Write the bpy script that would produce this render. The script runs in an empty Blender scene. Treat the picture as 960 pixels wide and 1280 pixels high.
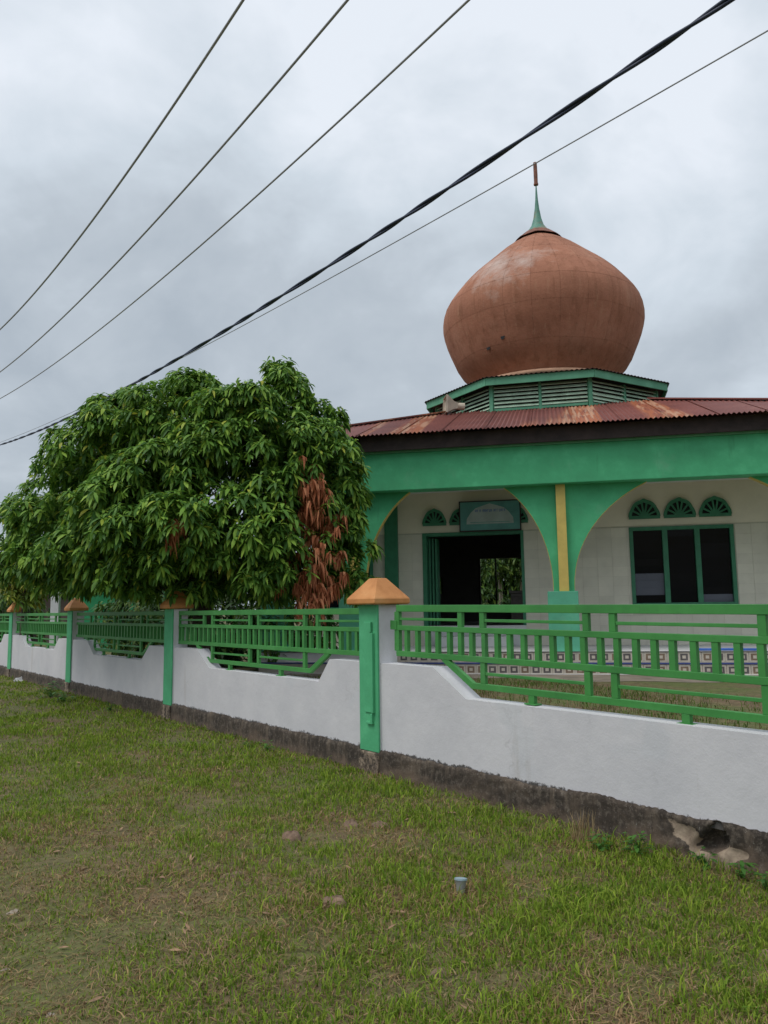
import bpy, math, random
import numpy as np
from mathutils import Vector, Matrix

random.seed(7)
rng = np.random.default_rng(11)
scene = bpy.context.scene
COL = scene.collection
R = math.radians

# ------------------------------------------------------------------ camera
PITCH = math.atan(121 / 980.0)
ROLL = 0.0137
EYE = Vector((0, 0, 1.6))
fw = Vector((0, math.cos(PITCH), math.sin(PITCH)))
up = Vector((0, -math.sin(PITCH), math.cos(PITCH)))
rt = Vector((1, 0, 0))
cx = rt * math.cos(ROLL) - up * math.sin(ROLL)
cyv = rt * math.sin(ROLL) + up * math.cos(ROLL)
cam = bpy.data.cameras.new("camera")
cam.sensor_fit = 'VERTICAL'
cam.sensor_height = 24.0
cam.lens = 24.0 * 980 / 1280
cam.clip_end = 3000
camo = bpy.data.objects.new("camera", cam)
COL.objects.link(camo)
m = Matrix.Identity(4)
for i in range(3):
    m[i][0] = cx[i]; m[i][1] = cyv[i]; m[i][2] = -fw[i]; m[i][3] = EYE[i]
camo.matrix_world = m
scene.camera = camo

# ------------------------------------------------------------------ colour management
vs = scene.view_settings
vs.view_transform = 'Standard'; vs.look = 'None'
vs.exposure = 0.3; vs.gamma = 1.0; vs.use_curve_mapping = False
scene.cycles.max_bounces = 6
scene.cycles.diffuse_bounces = 3
scene.cycles.transparent_max_bounces = 6

# ------------------------------------------------------------------ sky: overcast cloud over a NISHITA sky
SUN_EL, SUN_AZ = R(58), R(-118)          # azimuth measured from +Y (view direction), negative = left
world = bpy.data.worlds.new("World"); scene.world = world
world.use_nodes = True
wt = world.node_tree; wn = wt.nodes; wn.clear()
def wnode(t, **kw):
    n = wn.new(t)
    for k, v in kw.items(): setattr(n, k, v)
    return n
out = wnode('ShaderNodeOutputWorld'); bg = wnode('ShaderNodeBackground')
bg.inputs['Strength'].default_value = 0.1
sky = wnode('ShaderNodeTexSky', sky_type='NISHITA'); sky.sun_disc = False
sky.sun_elevation = SUN_EL; sky.sun_rotation = SUN_AZ; sky.dust_density = 3.0
tc = wnode('ShaderNodeTexCoord'); sep = wnode('ShaderNodeSeparateXYZ')
wt.links.new(tc.outputs['Generated'], sep.inputs[0])
def wmath(op, a, b=None, clamp=False):
    n = wnode('ShaderNodeMath', operation=op); n.use_clamp = clamp
    for i, x in enumerate((a, b)):
        if x is None: continue
        if isinstance(x, (int, float)): n.inputs[i].default_value = x
        else: wt.links.new(x, n.inputs[i])
    return n.outputs[0]
zc = wmath('MAXIMUM', sep.outputs[2], 0.0)
den = wmath('ADD', zc, 0.55)
comb = wnode('ShaderNodeCombineXYZ')
wt.links.new(wmath('DIVIDE', sep.outputs[0], den), comb.inputs[0])
wt.links.new(wmath('DIVIDE', sep.outputs[1], den), comb.inputs[1])
comb.inputs[2].default_value = 3.7
def wnoise(scale, detail, rough, dist=0.0):
    n = wnode('ShaderNodeTexNoise'); n.inputs['Scale'].default_value = scale
    n.inputs['Detail'].default_value = detail; n.inputs['Roughness'].default_value = rough
    n.inputs['Distortion'].default_value = dist
    wt.links.new(comb.outputs[0], n.inputs['Vector']); return n.outputs[0]
n1 = wnoise(2.6, 5, 0.55, 0.5); n2 = wnoise(8.0, 5, 0.55, 0.3)
# height gradient (dim near the horizon, bright overhead) plus cloud noise
g = wnode('ShaderNodeMapRange'); g.inputs[1].default_value = 0.0; g.inputs[2].default_value = 0.80
g.interpolation_type = 'SMOOTHSTEP'
wt.links.new(zc, g.inputs[0])
nn = wmath('ADD', wmath('MULTIPLY', wmath('SUBTRACT', n1, 0.5), 1.6), wmath('MULTIPLY', wmath('SUBTRACT', n2, 0.5), 0.75))
fac = wmath('ADD', g.outputs[0], nn, clamp=True)
ramp = wnode('ShaderNodeValToRGB')
cr = ramp.color_ramp
cr.elements[0].position = 0.0; cr.elements[0].color = (0.355, 0.405, 0.458, 1)
cr.elements[1].position = 1.0; cr.elements[1].color = (0.685, 0.73, 0.79, 1)
e = cr.elements.new(0.3); e.color = (0.42, 0.47, 0.522, 1)
e = cr.elements.new(0.62); e.color = (0.535, 0.595, 0.655, 1)
wt.links.new(fac, ramp.inputs[0])
scl = wnode('ShaderNodeVectorMath', operation='SCALE'); scl.inputs['Scale'].default_value = 10.0
wt.links.new(ramp.outputs[0], scl.inputs[0])
mx = wnode('ShaderNodeMix', data_type='RGBA'); mx.inputs['Factor'].default_value = 0.94
wt.links.new(sky.outputs[0], mx.inputs['A']); wt.links.new(scl.outputs[0], mx.inputs['B'])
wt.links.new(mx.outputs['Result'], bg.inputs['Color'])
wt.links.new(bg.outputs[0], out.inputs[0])

sl = bpy.data.lights.new("sun", 'SUN'); sl.energy = 1.25; sl.angle = R(30); sl.color = (1.0, 0.96, 0.9)
so = bpy.data.objects.new("sun", sl); COL.objects.link(so)
sd = Vector((math.sin(SUN_AZ) * math.cos(SUN_EL), math.cos(SUN_AZ) * math.cos(SUN_EL), math.sin(SUN_EL)))
so.rotation_euler = sd.to_track_quat('Z', 'Y').to_euler()
so.location = (0, 0, 40)

# ------------------------------------------------------------------ helpers
class MB:
    """collects faces for one mesh object"""
    def __init__(s): s.v = []; s.f = []; s.mi = []
    def add(s, vs, fs, mi=0):
        o = len(s.v); s.v.extend([tuple(p) for p in vs])
        for f in fs: s.f.append([o + i for i in f]); s.mi.append(mi)
    def box(s, x0, x1, y0, y1, z0, z1, mi=0):
        s.add([(x0,y0,z0),(x1,y0,z0),(x1,y1,z0),(x0,y1,z0),(x0,y0,z1),(x1,y0,z1),(x1,y1,z1),(x0,y1,z1)],
              [(0,3,2,1),(4,5,6,7),(0,1,5,4),(1,2,6,5),(2,3,7,6),(3,0,4,7)], mi)
    def bar(s, a, b, w, dpt, mi=0, nrm=(0, 1, 0)):
        """rectangular bar from a to b; dpt along nrm, w across"""
        a = Vector(a); b = Vector(b); t = (b - a).normalized(); n = Vector(nrm); n = (n - t * n.dot(t)).normalized()
        q = t.cross(n) * (w / 2); n = n * (dpt / 2)
        vs = [p + sx * q + sy * n for p in (a, b) for sx, sy in ((-1,-1),(1,-1),(1,1),(-1,1))]
        s.add(vs, [(3,2,1,0),(4,5,6,7),(0,1,5,4),(1,2,6,5),(2,3,7,6),(3,0,4,7)], mi)
    def tube(s, pts, rad, n=6, mi=0, cap=True):
        rings = []; pts = [Vector(p) for p in pts]
        if not hasattr(rad, '__len__'): rad = [rad] * len(pts)
        ref = None; vs = []
        for i, p in enumerate(pts):
            t = (pts[min(i + 1, len(pts) - 1)] - pts[max(i - 1, 0)]).normalized()
            if ref is None: ref = Vector((0, 0, 1)) if abs(t.z) < 0.9 else Vector((1, 0, 0))
            a = (ref - t * ref.dot(t)).normalized(); b = t.cross(a); ref = a
            vs += [p + (a * math.cos(2*math.pi*k/n) + b * math.sin(2*math.pi*k/n)) * rad[i] for k in range(n)]
        fs = []
        for i in range(len(pts) - 1):
            for k in range(n):
                k2 = (k + 1) % n
                fs.append((i*n + k, i*n + k2, (i+1)*n + k2, (i+1)*n + k))
        if cap:
            fs.append(tuple(range(n))[::-1]); fs.append(tuple((len(pts)-1)*n + k for k in range(n)))
        s.add(vs, fs, mi)
    def lathe(s, prof, n=32, mi=0, a0=0.0, a1=2*math.pi, center=(0, 0)):
        full = abs(a1 - a0 - 2*math.pi) < 1e-6
        c = n if full else n + 1
        vs = []
        for r, z in prof:
            for k in range(c):
                a = a0 + (a1 - a0) * k / n
                vs.append((center[0] + r*math.cos(a), center[1] + r*math.sin(a), z))
        fs = []
        for i in range(len(prof) - 1):
            for k in range(n):
                k2 = (k + 1) % c if full else k + 1
                fs.append((i*c + k, i*c + k2, (i+1)*c + k2, (i+1)*c + k))
        s.add(vs, fs, mi)
    def prism(s, poly, y0, y1, mi=0, mi_side=None):
        """polygon in (x, z) extruded along y; counter-clockwise seen from -y"""
        n = len(poly)
        vs = [(x, y0, z) for x, z in poly] + [(x, y1, z) for x, z in poly]
        s.add(vs, [tuple(range(n)), tuple(range(2*n - 1, n - 1, -1))], mi)
        s.add(vs, [(i, i + n, (i+1) % n + n, (i+1) % n) for i in range(n)], mi if mi_side is None else mi_side)
    def mesh(s, name, mats, smooth=False):
        me = bpy.data.meshes.new(name)
        me.from_pydata(s.v, [], s.f)
        for mt in mats: me.materials.append(mt)
        if len(mats) > 1: me.polygons.foreach_set('material_index', s.mi)
        if smooth: me.polygons.foreach_set('use_smooth', [True] * len(me.polygons))
        me.update()
        return me
    def build(s, name, mats, parent=None, smooth=False, bevel=0.0):
        if not isinstance(mats, (list, tuple)): mats = [mats]
        o = bpy.data.objects.new(name, s.mesh(name, mats, smooth))
        COL.objects.link(o)
        if parent is not None: o.parent = parent
        if bevel:
            b = o.modifiers.new('bevel', 'BEVEL'); b.width = bevel; b.segments = 2; b.limit_method = 'ANGLE'
            b.angle_limit = R(40)
        return o
def inst(name, me, parent=None, loc=(0,0,0), rot=(0,0,0), scale=None):
    o = bpy.data.objects.new(name, me); COL.objects.link(o)
    if parent is not None: o.parent = parent
    o.location = loc; o.rotation_euler = rot
    if scale: o.scale = scale
    return o
def empty(name, loc=(0,0,0), rz=0.0):
    o = bpy.data.objects.new(name, None); COL.objects.link(o)
    o.location = loc; o.rotation_euler = (0, 0, rz); o.empty_display_size = 0.2
    return o
def tag(o, label, cat, group=None):
    o['label'] = label; o['category'] = cat
    if group: o['group'] = group
    return o
def structure(o): o['kind'] = 'structure'; return o
def stuff(o): o['kind'] = 'stuff'; return o

# ------------------------------------------------------------------ materials
MATS = {}
class NT:
    def __init__(s, name):
        s.m = bpy.data.materials.new(name); s.m.use_nodes = True; s.t = s.m.node_tree; s.n = s.t.nodes; s.n.clear()
        s.out = s.n.new('ShaderNodeOutputMaterial'); s.b = s.n.new('ShaderNodeBsdfPrincipled')
        s.t.links.new(s.b.outputs[0], s.out.inputs[0])
        s.geo = s.n.new('ShaderNodeNewGeometry')
    def L(s, a, b): s.t.links.new(a, b)
    def noise(s, scale, detail=4, rough=0.55, stretch=None, dist=0.0, vec=None, off=(0,0,0)):
        mp = s.n.new('ShaderNodeMapping'); s.L(vec or s.geo.outputs['Position'], mp.inputs[0])
        if stretch: mp.inputs['Scale'].default_value = stretch
        mp.inputs['Location'].default_value = off
        n = s.n.new('ShaderNodeTexNoise'); n.inputs['Scale'].default_value = scale; n.inputs['Detail'].default_value = detail
        n.inputs['Roughness'].default_value = rough; n.inputs['Distortion'].default_value = dist
        s.L(mp.outputs[0], n.inputs['Vector']); return n.outputs[0]
    def ramp(s, fac, stops):
        r = s.n.new('ShaderNodeValToRGB'); c = r.color_ramp
        while len(c.elements) < len(stops): c.elements.new(0.5)
        for e, (p, col) in zip(c.elements, stops):
            e.position = p; e.color = (*col, 1) if len(col) == 3 else col
        s.L(fac, r.inputs[0]); return r.outputs[0]
    def mask(s, fac, lo, hi):
        r = s.n.new('ShaderNodeMapRange'); r.inputs[1].default_value = lo; r.inputs[2].default_value = hi
        s.L(fac, r.inputs[0]); return r.outputs[0]
    def mix(s, f, a, b, mode='MIX'):
        x = s.n.new('ShaderNodeMix'); x.data_type = 'RGBA'; x.blend_type = mode
        for key, val in (('Factor', f), ('A', a), ('B', b)):
            if isinstance(val, (int, float)): x.inputs[key].default_value = val
            elif isinstance(val, (tuple, list)): x.inputs[key].default_value = (*val[:3], 1)
            else: s.L(val, x.inputs[key])
        return x.outputs['Result']
    def math(s, op, a, b=None, c=None):
        x = s.n.new('ShaderNodeMath'); x.operation = op
        for i, q in enumerate((a, b, c)):
            if q is None: continue
            if isinstance(q, (int, float)): x.inputs[i].default_value = q
            else: s.L(q, x.inputs[i])
        return x.outputs[0]
    def bump(s, h, strength=0.3, dist=0.01):
        b = s.n.new('ShaderNodeBump'); b.inputs['Strength'].default_value = strength; b.inputs['Distance'].default_value = dist
        s.L(h, b.inputs['Height']); s.L(b.outputs[0], s.b.inputs['Normal'])
    def col(s, c):
        if isinstance(c, (tuple, list)): s.b.inputs['Base Color'].default_value = (*c[:3], 1)
        else: s.L(c, s.b.inputs['Base Color'])
    def rough(s, r): s.b.inputs['Roughness'].default_value = r

def plain(name, c, rough=0.6, var=0.18, scale=6.0, bump=0.15, fine=60.0, metal=0.0, obj_var=0.0):
    t = NT(name)
    a = t.noise(scale, 5, 0.6)
    d = tuple(x * (1 - var) for x in c); l = tuple(min(1, x * (1 + var)) for x in c)
    col = t.ramp(a, [(0.3, d), (0.7, l)])
    if obj_var:
        oi = t.n.new('ShaderNodeObjectInfo')
        k = t.math('MULTIPLY_ADD', oi.outputs['Random'], 2 * obj_var, 1 - obj_var)
        vm = t.n.new('ShaderNodeVectorMath'); vm.operation = 'SCALE'
        t.L(col, vm.inputs[0]); t.L(k, vm.inputs['Scale']); col = vm.outputs[0]
    t.col(col); t.rough(rough); t.b.inputs['Metallic'].default_value = metal
    if bump: t.bump(t.noise(fine, 3, 0.6), bump, 0.01)
    return t.m

def green_plaster(name, c, stain=0.5):
    t = NT(name)
    a = t.noise(2.2, 6, 0.6)
    col = t.ramp(a, [(0.3, tuple(x*0.82 for x in c)), (0.55, c), (0.75, tuple(min(1, x*1.2 + 0.02) for x in c))])
    fade = t.mask(t.noise(1.3, 6, 0.65, off=(3, 1, 5)), 0.58, 0.75)
    col = t.mix(t.math('MULTIPLY', fade, 0.35), col, (0.22, 0.42, 0.28))
    drip = t.mask(t.noise(3.0, 4, 0.6, stretch=(2.2, 2.2, 0.25)), 0.62, 0.8)
    col = t.mix(t.math('MULTIPLY', drip, stain), col, tuple(x*0.45 for x in c))
    t.col(col); t.rough(0.7); t.bump(t.noise(26, 5, 0.65), 0.25, 0.012)
    return t.m

M = {}
M['beam_green'] = green_plaster('beam_green', (0.072, 0.45, 0.205), 0.6)
M['column_green'] = green_plaster('column_green', (0.10, 0.42, 0.26), 0.3)
M['post_green'] = green_plaster('post_green', (0.075, 0.40, 0.185), 0.3)
M['frame_green'] = plain('frame_green', (0.035, 0.19, 0.10), 0.5)
def fence_mat():
    t = NT('fence_green')
    col = t.ramp(t.noise(3.0, 5, 0.6), [(0.3, (0.038, 0.20, 0.042)), (0.55, (0.05, 0.255, 0.052)), (0.75, (0.072, 0.30, 0.075))])
    col = t.mix(t.math('MULTIPLY', t.mask(t.noise(18, 5, 0.7), 0.60, 0.72), 0.45), col, (0.035, 0.12, 0.035))
    col = t.mix(t.math('MULTIPLY', t.mask(t.noise(34, 5, 0.75, off=(3, 3, 3)), 0.68, 0.73), 0.8), col, (0.13, 0.06, 0.03))
    col = t.mix(t.math('MULTIPLY', t.mask(t.noise(1.2, 3, 0.6, off=(1, 6, 2)), 0.55, 0.75), 0.35), col, (0.12, 0.32, 0.12))
    t.col(col); t.rough(0.5); t.bump(t.noise(45, 4, 0.7), 0.18, 0.006); return t.m
M['fence_green'] = fence_mat()
M['cream'] = plain('cream_wall', (0.78, 0.71, 0.58), 0.8, 0.06, 2.0, 0.12)
M['yellow'] = plain('yellow_paint', (0.62, 0.47, 0.12), 0.6, 0.12, 4.0)
M['lightgreen'] = green_plaster('ledge_green', (0.16, 0.46, 0.29), 0.6)
M['louvre'] = plain('louvre_green', (0.50, 0.66, 0.50), 0.6, 0.25, 5.0)
M['fascia_green'] = green_plaster('fascia_green', (0.10, 0.33, 0.20), 0.5)
M['dark_wood'] = plain('dark_wood', (0.035, 0.022, 0.02), 0.75, 0.5, 4.0, 0.3)
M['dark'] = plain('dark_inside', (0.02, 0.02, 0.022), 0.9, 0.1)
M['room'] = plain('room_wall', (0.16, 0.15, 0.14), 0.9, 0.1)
M['ceiling'] = plain('porch_ceiling', (0.72, 0.71, 0.67), 0.85, 0.08)
M['orange'] = None
def cap_mat():
    t = NT('orange_cap')
    col = t.ramp(t.noise(3.5, 6, 0.6), [(0.3, (0.45, 0.175, 0.045)), (0.55, (0.59, 0.255, 0.08)), (0.75, (0.64, 0.315, 0.12))])
    st = t.mask(t.noise(9, 5, 0.6, stretch=(1, 1, 0.5)), 0.62, 0.8)
    col = t.mix(t.math('MULTIPLY', st, 0.4), col, (0.2, 0.08, 0.03))
    col = t.mix(t.math('MULTIPLY', t.mask(t.noise(16, 6, 0.75, off=(8, 2, 4)), 0.6, 0.72), 0.4), col, (0.10, 0.06, 0.035))
    t.col(col); t.rough(0.65); t.bump(t.noise(40, 4, 0.6), 0.2, 0.01); return t.m
M['orange'] = cap_mat()
def white_wall():
    t = NT('white_wall')
    col = t.ramp(t.noise(1.6, 6, 0.62), [(0.3, (0.54, 0.535, 0.56)), (0.6, (0.62, 0.61, 0.63)), (0.8, (0.66, 0.65, 0.66))])
    sep = t.n.new('ShaderNodeSeparateXYZ'); t.L(t.geo.outputs['Position'], sep.inputs[0])
    # brown rain streaks and scuffs
    dr = t.mask(t.noise(2.6, 5, 0.65, stretch=(1.6, 1.6, 0.12)), 0.60, 0.78)
    col = t.mix(t.math('MULTIPLY', dr, 0.45), col, (0.33, 0.27, 0.2))
    sc = t.mask(t.noise(7.0, 6, 0.7, off=(9, 2, 1)), 0.64, 0.78)
    col = t.mix(t.math('MULTIPLY', sc, 0.35), col, (0.36, 0.36, 0.37))
    vor = t.n.new('ShaderNodeTexVoronoi'); vor.feature = 'DISTANCE_TO_EDGE'; vor.inputs['Scale'].default_value = 0.9
    vm_ = t.n.new('ShaderNodeVectorMath'); vm_.operation = 'ADD'
    ns_ = t.n.new('ShaderNodeTexNoise'); ns_.inputs['Scale'].default_value = 3.0; ns_.inputs['Detail'].default_value = 5; t.L(t.geo.outputs['Position'], ns_.inputs['Vector'])
    sc_ = t.n.new('ShaderNodeVectorMath'); sc_.operation = 'SCALE'; sc_.inputs['Scale'].default_value = 0.5; t.L(ns_.outputs['Color'], sc_.inputs[0])
    t.L(t.geo.outputs['Position'], vm_.inputs[0]); t.L(sc_.outputs[0], vm_.inputs[1]); t.L(vm_.outputs[0], vor.inputs['Vector'])
    crk = t.math('MULTIPLY', t.mask(vor.outputs['Distance'], 0.006, 0.001), t.mask(t.noise(0.8, 3, 0.5, off=(3, 1, 7)), 0.5, 0.6))
    col = t.mix(t.math('MULTIPLY', crk, 0.18), col, (0.22, 0.21, 0.20))
    pat = t.mask(t.noise(1.1, 3, 0.5, off=(6, 6, 1)), 0.60, 0.63)
    col = t.mix(t.math('MULTIPLY', pat, 0.35), col, (0.52, 0.54, 0.57))
    # mould speckle climbing out of the footing: bounded band of dirt
    edge = t.math('ADD', t.math('MULTIPLY', t.math('SUBTRACT', t.noise(4.0, 6, 0.7), 0.5), 0.10), t.math('MULTIPLY', t.math('SUBTRACT', t.noise(30, 4, 0.7), 0.5), 0.10))
    h = t.math('ADD', sep.outputs[2], edge)
    dirt = t.mask(h, 0.245, 0.228)
    col = t.mix(t.math('MULTIPLY', dirt, 0.92), col, (0.035, 0.028, 0.022))
    t.col(col); t.rough(0.85)
    t.bump(t.math('ADD', t.noise(9, 6, 0.6), t.math('MULTIPLY', t.noise(70, 3, 0.6), 0.25)), 0.22, 0.02)
    return t.m
M['white_wall'] = white_wall()
M['post_white'] = plain('post_white', (0.60, 0.595, 0.605), 0.8, 0.08, 3.0, 0.2)
def footing_mat():
    t = NT('footing_concrete')
    at = t.n.new('ShaderNodeVertexColor'); at.layer_name = 'wear'
    big = t.noise(1.7, 6, 0.65); fine = t.noise(22, 6, 0.75)
    col = t.ramp(big, [(0.3, (0.022, 0.017, 0.013)), (0.52, (0.048, 0.036, 0.027)), (0.72, (0.13, 0.095, 0.066))])
    stk = t.noise(1.0, 5, 0.65, stretch=(13, 13, 2.5))
    col = t.mix(t.math('MULTIPLY', t.mask(stk, 0.5, 0.68), 0.6), col, (0.15, 0.115, 0.085))
    col = t.mix(t.math('MULTIPLY', t.mask(fine, 0.5, 0.68), 0.6), col, (0.21, 0.175, 0.14))
    col = t.mix(t.math('MULTIPLY', t.mask(t.noise(50, 3, 0.7), 0.64, 0.72), 0.5), col, (0.40, 0.38, 0.34))
    sep = t.n.new('ShaderNodeSeparateXYZ'); t.L(t.geo.outputs['Position'], sep.inputs[0])
    h = t.math('ADD', sep.outputs[2], t.math('MULTIPLY', t.math('SUBTRACT', t.noise(2.3, 6, 0.65, off=(4, 7, 2)), 0.5), 0.5))
    low = t.mask(h, 0.085, 0.0)                              # earth splashed on the foot of the plinth
    col = t.mix(t.math('MULTIPLY', low, 0.6), col, (0.17, 0.12, 0.085))
    wcol = t.ramp(t.noise(14, 5, 0.6), [(0.35, (0.22, 0.165, 0.12)), (0.65, (0.38, 0.30, 0.22))])
    wm = t.mask(t.math('ADD', at.outputs[0], t.math('MULTIPLY', t.math('SUBTRACT', t.noise(16, 6, 0.75, off=(1, 2, 3)), 0.5), 1.1)), 0.45, 0.58)
    col = t.mix(wm, col, wcol)
    t.col(col); t.rough(0.95)
    t.bump(t.math('ADD', t.noise(14, 6, 0.7), t.math('MULTIPLY', t.noise(60, 4, 0.7), 0.6)), 0.5, 0.014)
    return t.m
M['footing'] = footing_mat()
def roof_mat():
    t = NT('rusty_roof')
    tc_ = t.n.new('ShaderNodeTexCoord')
    o = tc_.outputs['Object']
    oi = t.n.new('ShaderNodeObjectInfo')
    base = t.ramp(t.noise(1.6, 5, 0.6), [(0.3, (0.15, 0.042, 0.034)), (0.55, (0.205, 0.060, 0.047)), (0.75, (0.25, 0.09, 0.068))])
    st = t.noise(1.0, 2, 0.5, stretch=(1.25, 0.05, 0.05), vec=o, off=(0.6, 0, 0))
    br = t.noise(1.0, 5, 0.65, stretch=(9, 0.9, 0.9), vec=o, off=(2, 5, 1))
    r1 = t.math('MULTIPLY', t.mask(st, 0.56, 0.60), t.mask(br, 0.36, 0.52))
    base = t.mix(t.math('MULTIPLY', r1, 0.7), base, (0.42, 0.14, 0.055))
    br2 = t.noise(1.0, 4, 0.6, stretch=(12, 0.8, 0.8), vec=o, off=(7, 1, 4))
    r2 = t.math('MULTIPLY', t.mask(st, 0.575, 0.61), t.mask(br2, 0.5, 0.57))
    base = t.mix(t.math('MULTIPLY', r2, 0.5), base, (0.58, 0.40, 0.27))
    base = t.mix(t.math('MULTIPLY', t.mask(t.noise(9, 5, 0.7), 0.55, 0.75), 0.4), base, (0.09, 0.025, 0.02))
    k = t.math('MULTIPLY_ADD', oi.outputs['Random'], 0.3, 0.85)
    vm = t.n.new('ShaderNodeVectorMath'); vm.operation = 'SCALE'; t.L(base, vm.inputs[0]); t.L(k, vm.inputs['Scale'])
    t.col(vm.outputs[0]); t.rough(0.55); t.bump(t.noise(30, 4, 0.6), 0.2, 0.01); return t.m
M['roof'] = roof_mat()
def dome_mat():
    t = NT('dome_terracotta')
    base = t.ramp(t.noise(0.9, 6, 0.6), [(0.28, (0.29, 0.128, 0.080)), (0.5, (0.385, 0.172, 0.108)), (0.72, (0.45, 0.225, 0.15))])
    ver = t.noise(1.5, 6, 0.65, stretch=(4.2, 4.2, 0.2))
    base = t.mix(t.math('MULTIPLY', t.mask(ver, 0.48, 0.72), 0.55), base, (0.20, 0.085, 0.045))
    base = t.mix(t.math('MULTIPLY', t.mask(t.noise(2.2, 5, 0.6, stretch=(5.5, 5.5, 0.35), off=(5, 3, 0)), 0.58, 0.72), 0.5), base, (0.42, 0.24, 0.15))
    # paler patch high on the camera-left side (a place on the dome)
    d = t.n.new('ShaderNodeVectorMath'); d.operation = 'DISTANCE'; t.L(t.geo.outputs['Position'], d.inputs[0])
    d.inputs[1].default_value = (2.75, 17.6, 10.05)
    dd = t.math('SUBTRACT', d.outputs['Value'], t.math('MULTIPLY', t.math('SUBTRACT', t.noise(1.6, 6, 0.7, off=(1, 1, 4)), 0.5), 3.2))
    pm = t.mask(dd, 1.15, 0.1)
    base = t.mix(t.math('MULTIPLY', pm, 0.8), base, (0.56, 0.45, 0.40))
    oi = t.n.new('ShaderNodeObjectInfo')
    k = t.math('MULTIPLY_ADD', oi.outputs['Random'], 0.10, 0.95)
    vm = t.n.new('ShaderNodeVectorMath'); vm.operation = 'SCALE'; t.L(base, vm.inputs[0]); t.L(k, vm.inputs['Scale'])
    t.col(vm.outputs[0]); t.rough(0.9); t.b.inputs['Specular IOR Level'].default_value = 0.2; t.bump(t.noise(9, 6, 0.65), 0.4, 0.03); return t.m
M['dome'] = dome_mat()
M['mortar'] = plain('mortar_ring', (0.40, 0.235, 0.15), 0.9, 0.25, 5.0, 0.4)
M['seam'] = plain('dome_seam', (0.15, 0.06, 0.035), 0.8)
def finial_mat():
    t = NT('finial_weathered')
    base = t.ramp(t.noise(4, 5, 0.6), [(0.35, (0.05, 0.19, 0.15)), (0.6, (0.10, 0.26, 0.19))])
    base = t.mix(t.math('MULTIPLY', t.mask(t.noise(3.2, 5, 0.6, off=(2, 2, 2)), 0.47, 0.62), 0.8), base, (0.26, 0.17, 0.09))
    t.col(base); t.rough(0.55); return t.m
M['finial'] = finial_mat()
M['rust'] = plain('rust_rod', (0.20, 0.075, 0.045), 0.7, 0.5, 9.0)
M['glass'] = None
def glass_mat():
    t = NT('dark_glass'); t.col((0.006, 0.007, 0.011)); t.rough(0.12); t.b.inputs['Specular IOR Level'].default_value = 0.2
    t.bump(t.noise(3, 2), 0.05, 0.02); return t.m
M['glass'] = glass_mat()
M['reflect_glass'] = plain('glass_reflection', (0.11, 0.12, 0.16), 0.3, 0.05, 4.0, 0.0)  # paler glass colour stands in for sky reflected in some slats
M['tile_cream'] = plain('tile_cream', (0.52, 0.475, 0.40), 0.3, 0.1, 8.0, 0.0)
M['tile_dark'] = plain('tile_dark', (0.11, 0.10, 0.10), 0.3, 0.3, 8.0, 0.0)
M['tile_brown'] = plain('tile_brown', (0.20, 0.145, 0.10), 0.3, 0.3, 8.0, 0.0)
M['tile_blue'] = plain('tile_blue', (0.05, 0.07, 0.24), 0.3, 0.2, 8.0, 0.0)
M['wall_tile'] = plain('wall_tile', (0.69, 0.65, 0.55), 0.4, 0.06, 3.0, 0.05, obj_var=0.05)
M['grout'] = plain('tile_grout', (0.56, 0.53, 0.44), 0.9, 0.1)
M['white'] = plain('white_paint', (0.66, 0.66, 0.66), 0.6, 0.06)
M['cable'] = plain('cable_black', (0.026, 0.036, 0.075), 0.55, 0.2)
M['wire'] = plain('wire_grey', (0.36, 0.37, 0.40), 0.5, 0.1)
M['plastic_blue'] = plain('plastic_blue', (0.03, 0.12, 0.45), 0.4, 0.1)
M['horn'] = plain('horn_beige', (0.50, 0.43, 0.34), 0.6, 0.2, 6.0)
def leaf_mat(name, stops, rough=0.42, trans=0.25):
    t = NT(name)
    r = t.geo.outputs['Random Per Island']
    oi = t.n.new('ShaderNodeObjectInfo')
    k = t.math('FRACT', t.math('ADD', r, oi.outputs['Random']))
    col = t.ramp(k, stops)
    t.col(col); t.rough(rough); t.b.inputs['Specular IOR Level'].default_value = 0.22
    tr = t.n.new('ShaderNodeBsdfTranslucent'); t.L(col, tr.inputs[0])
    ms = t.n.new('ShaderNodeMixShader'); ms.inputs[0].default_value = trans
    t.L(t.b.outputs[0], ms.inputs[1]); t.L(tr.outputs[0], ms.inputs[2]); t.L(ms.outputs[0], t.out.inputs[0])
    return t.m
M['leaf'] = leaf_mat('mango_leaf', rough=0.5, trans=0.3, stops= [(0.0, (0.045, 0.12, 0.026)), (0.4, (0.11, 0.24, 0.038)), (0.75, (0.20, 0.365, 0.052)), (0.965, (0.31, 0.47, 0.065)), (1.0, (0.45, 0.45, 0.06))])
M['dead_leaf'] = leaf_mat('dead_leaf', [(0.0, (0.26, 0.085, 0.038)), (0.5, (0.50, 0.165, 0.075)), (1.0, (0.62, 0.28, 0.14))], 0.7, 0.15)
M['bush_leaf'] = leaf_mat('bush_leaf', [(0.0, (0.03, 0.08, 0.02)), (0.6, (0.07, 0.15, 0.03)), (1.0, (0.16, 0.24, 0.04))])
M['yellow_leaf'] = leaf_mat('yellow_leaf', [(0.0, (0.10, 0.19, 0.03)), (0.6, (0.20, 0.28, 0.04)), (1.0, (0.38, 0.34, 0.04))])
M['weed_leaf'] = leaf_mat('weed_leaf', [(0.0, (0.04, 0.12, 0.02)), (1.0, (0.085, 0.21, 0.035))])
M['bark'] = plain('bark', (0.075, 0.055, 0.042), 0.95, 0.4, 9.0, 0.8, 25)
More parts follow.
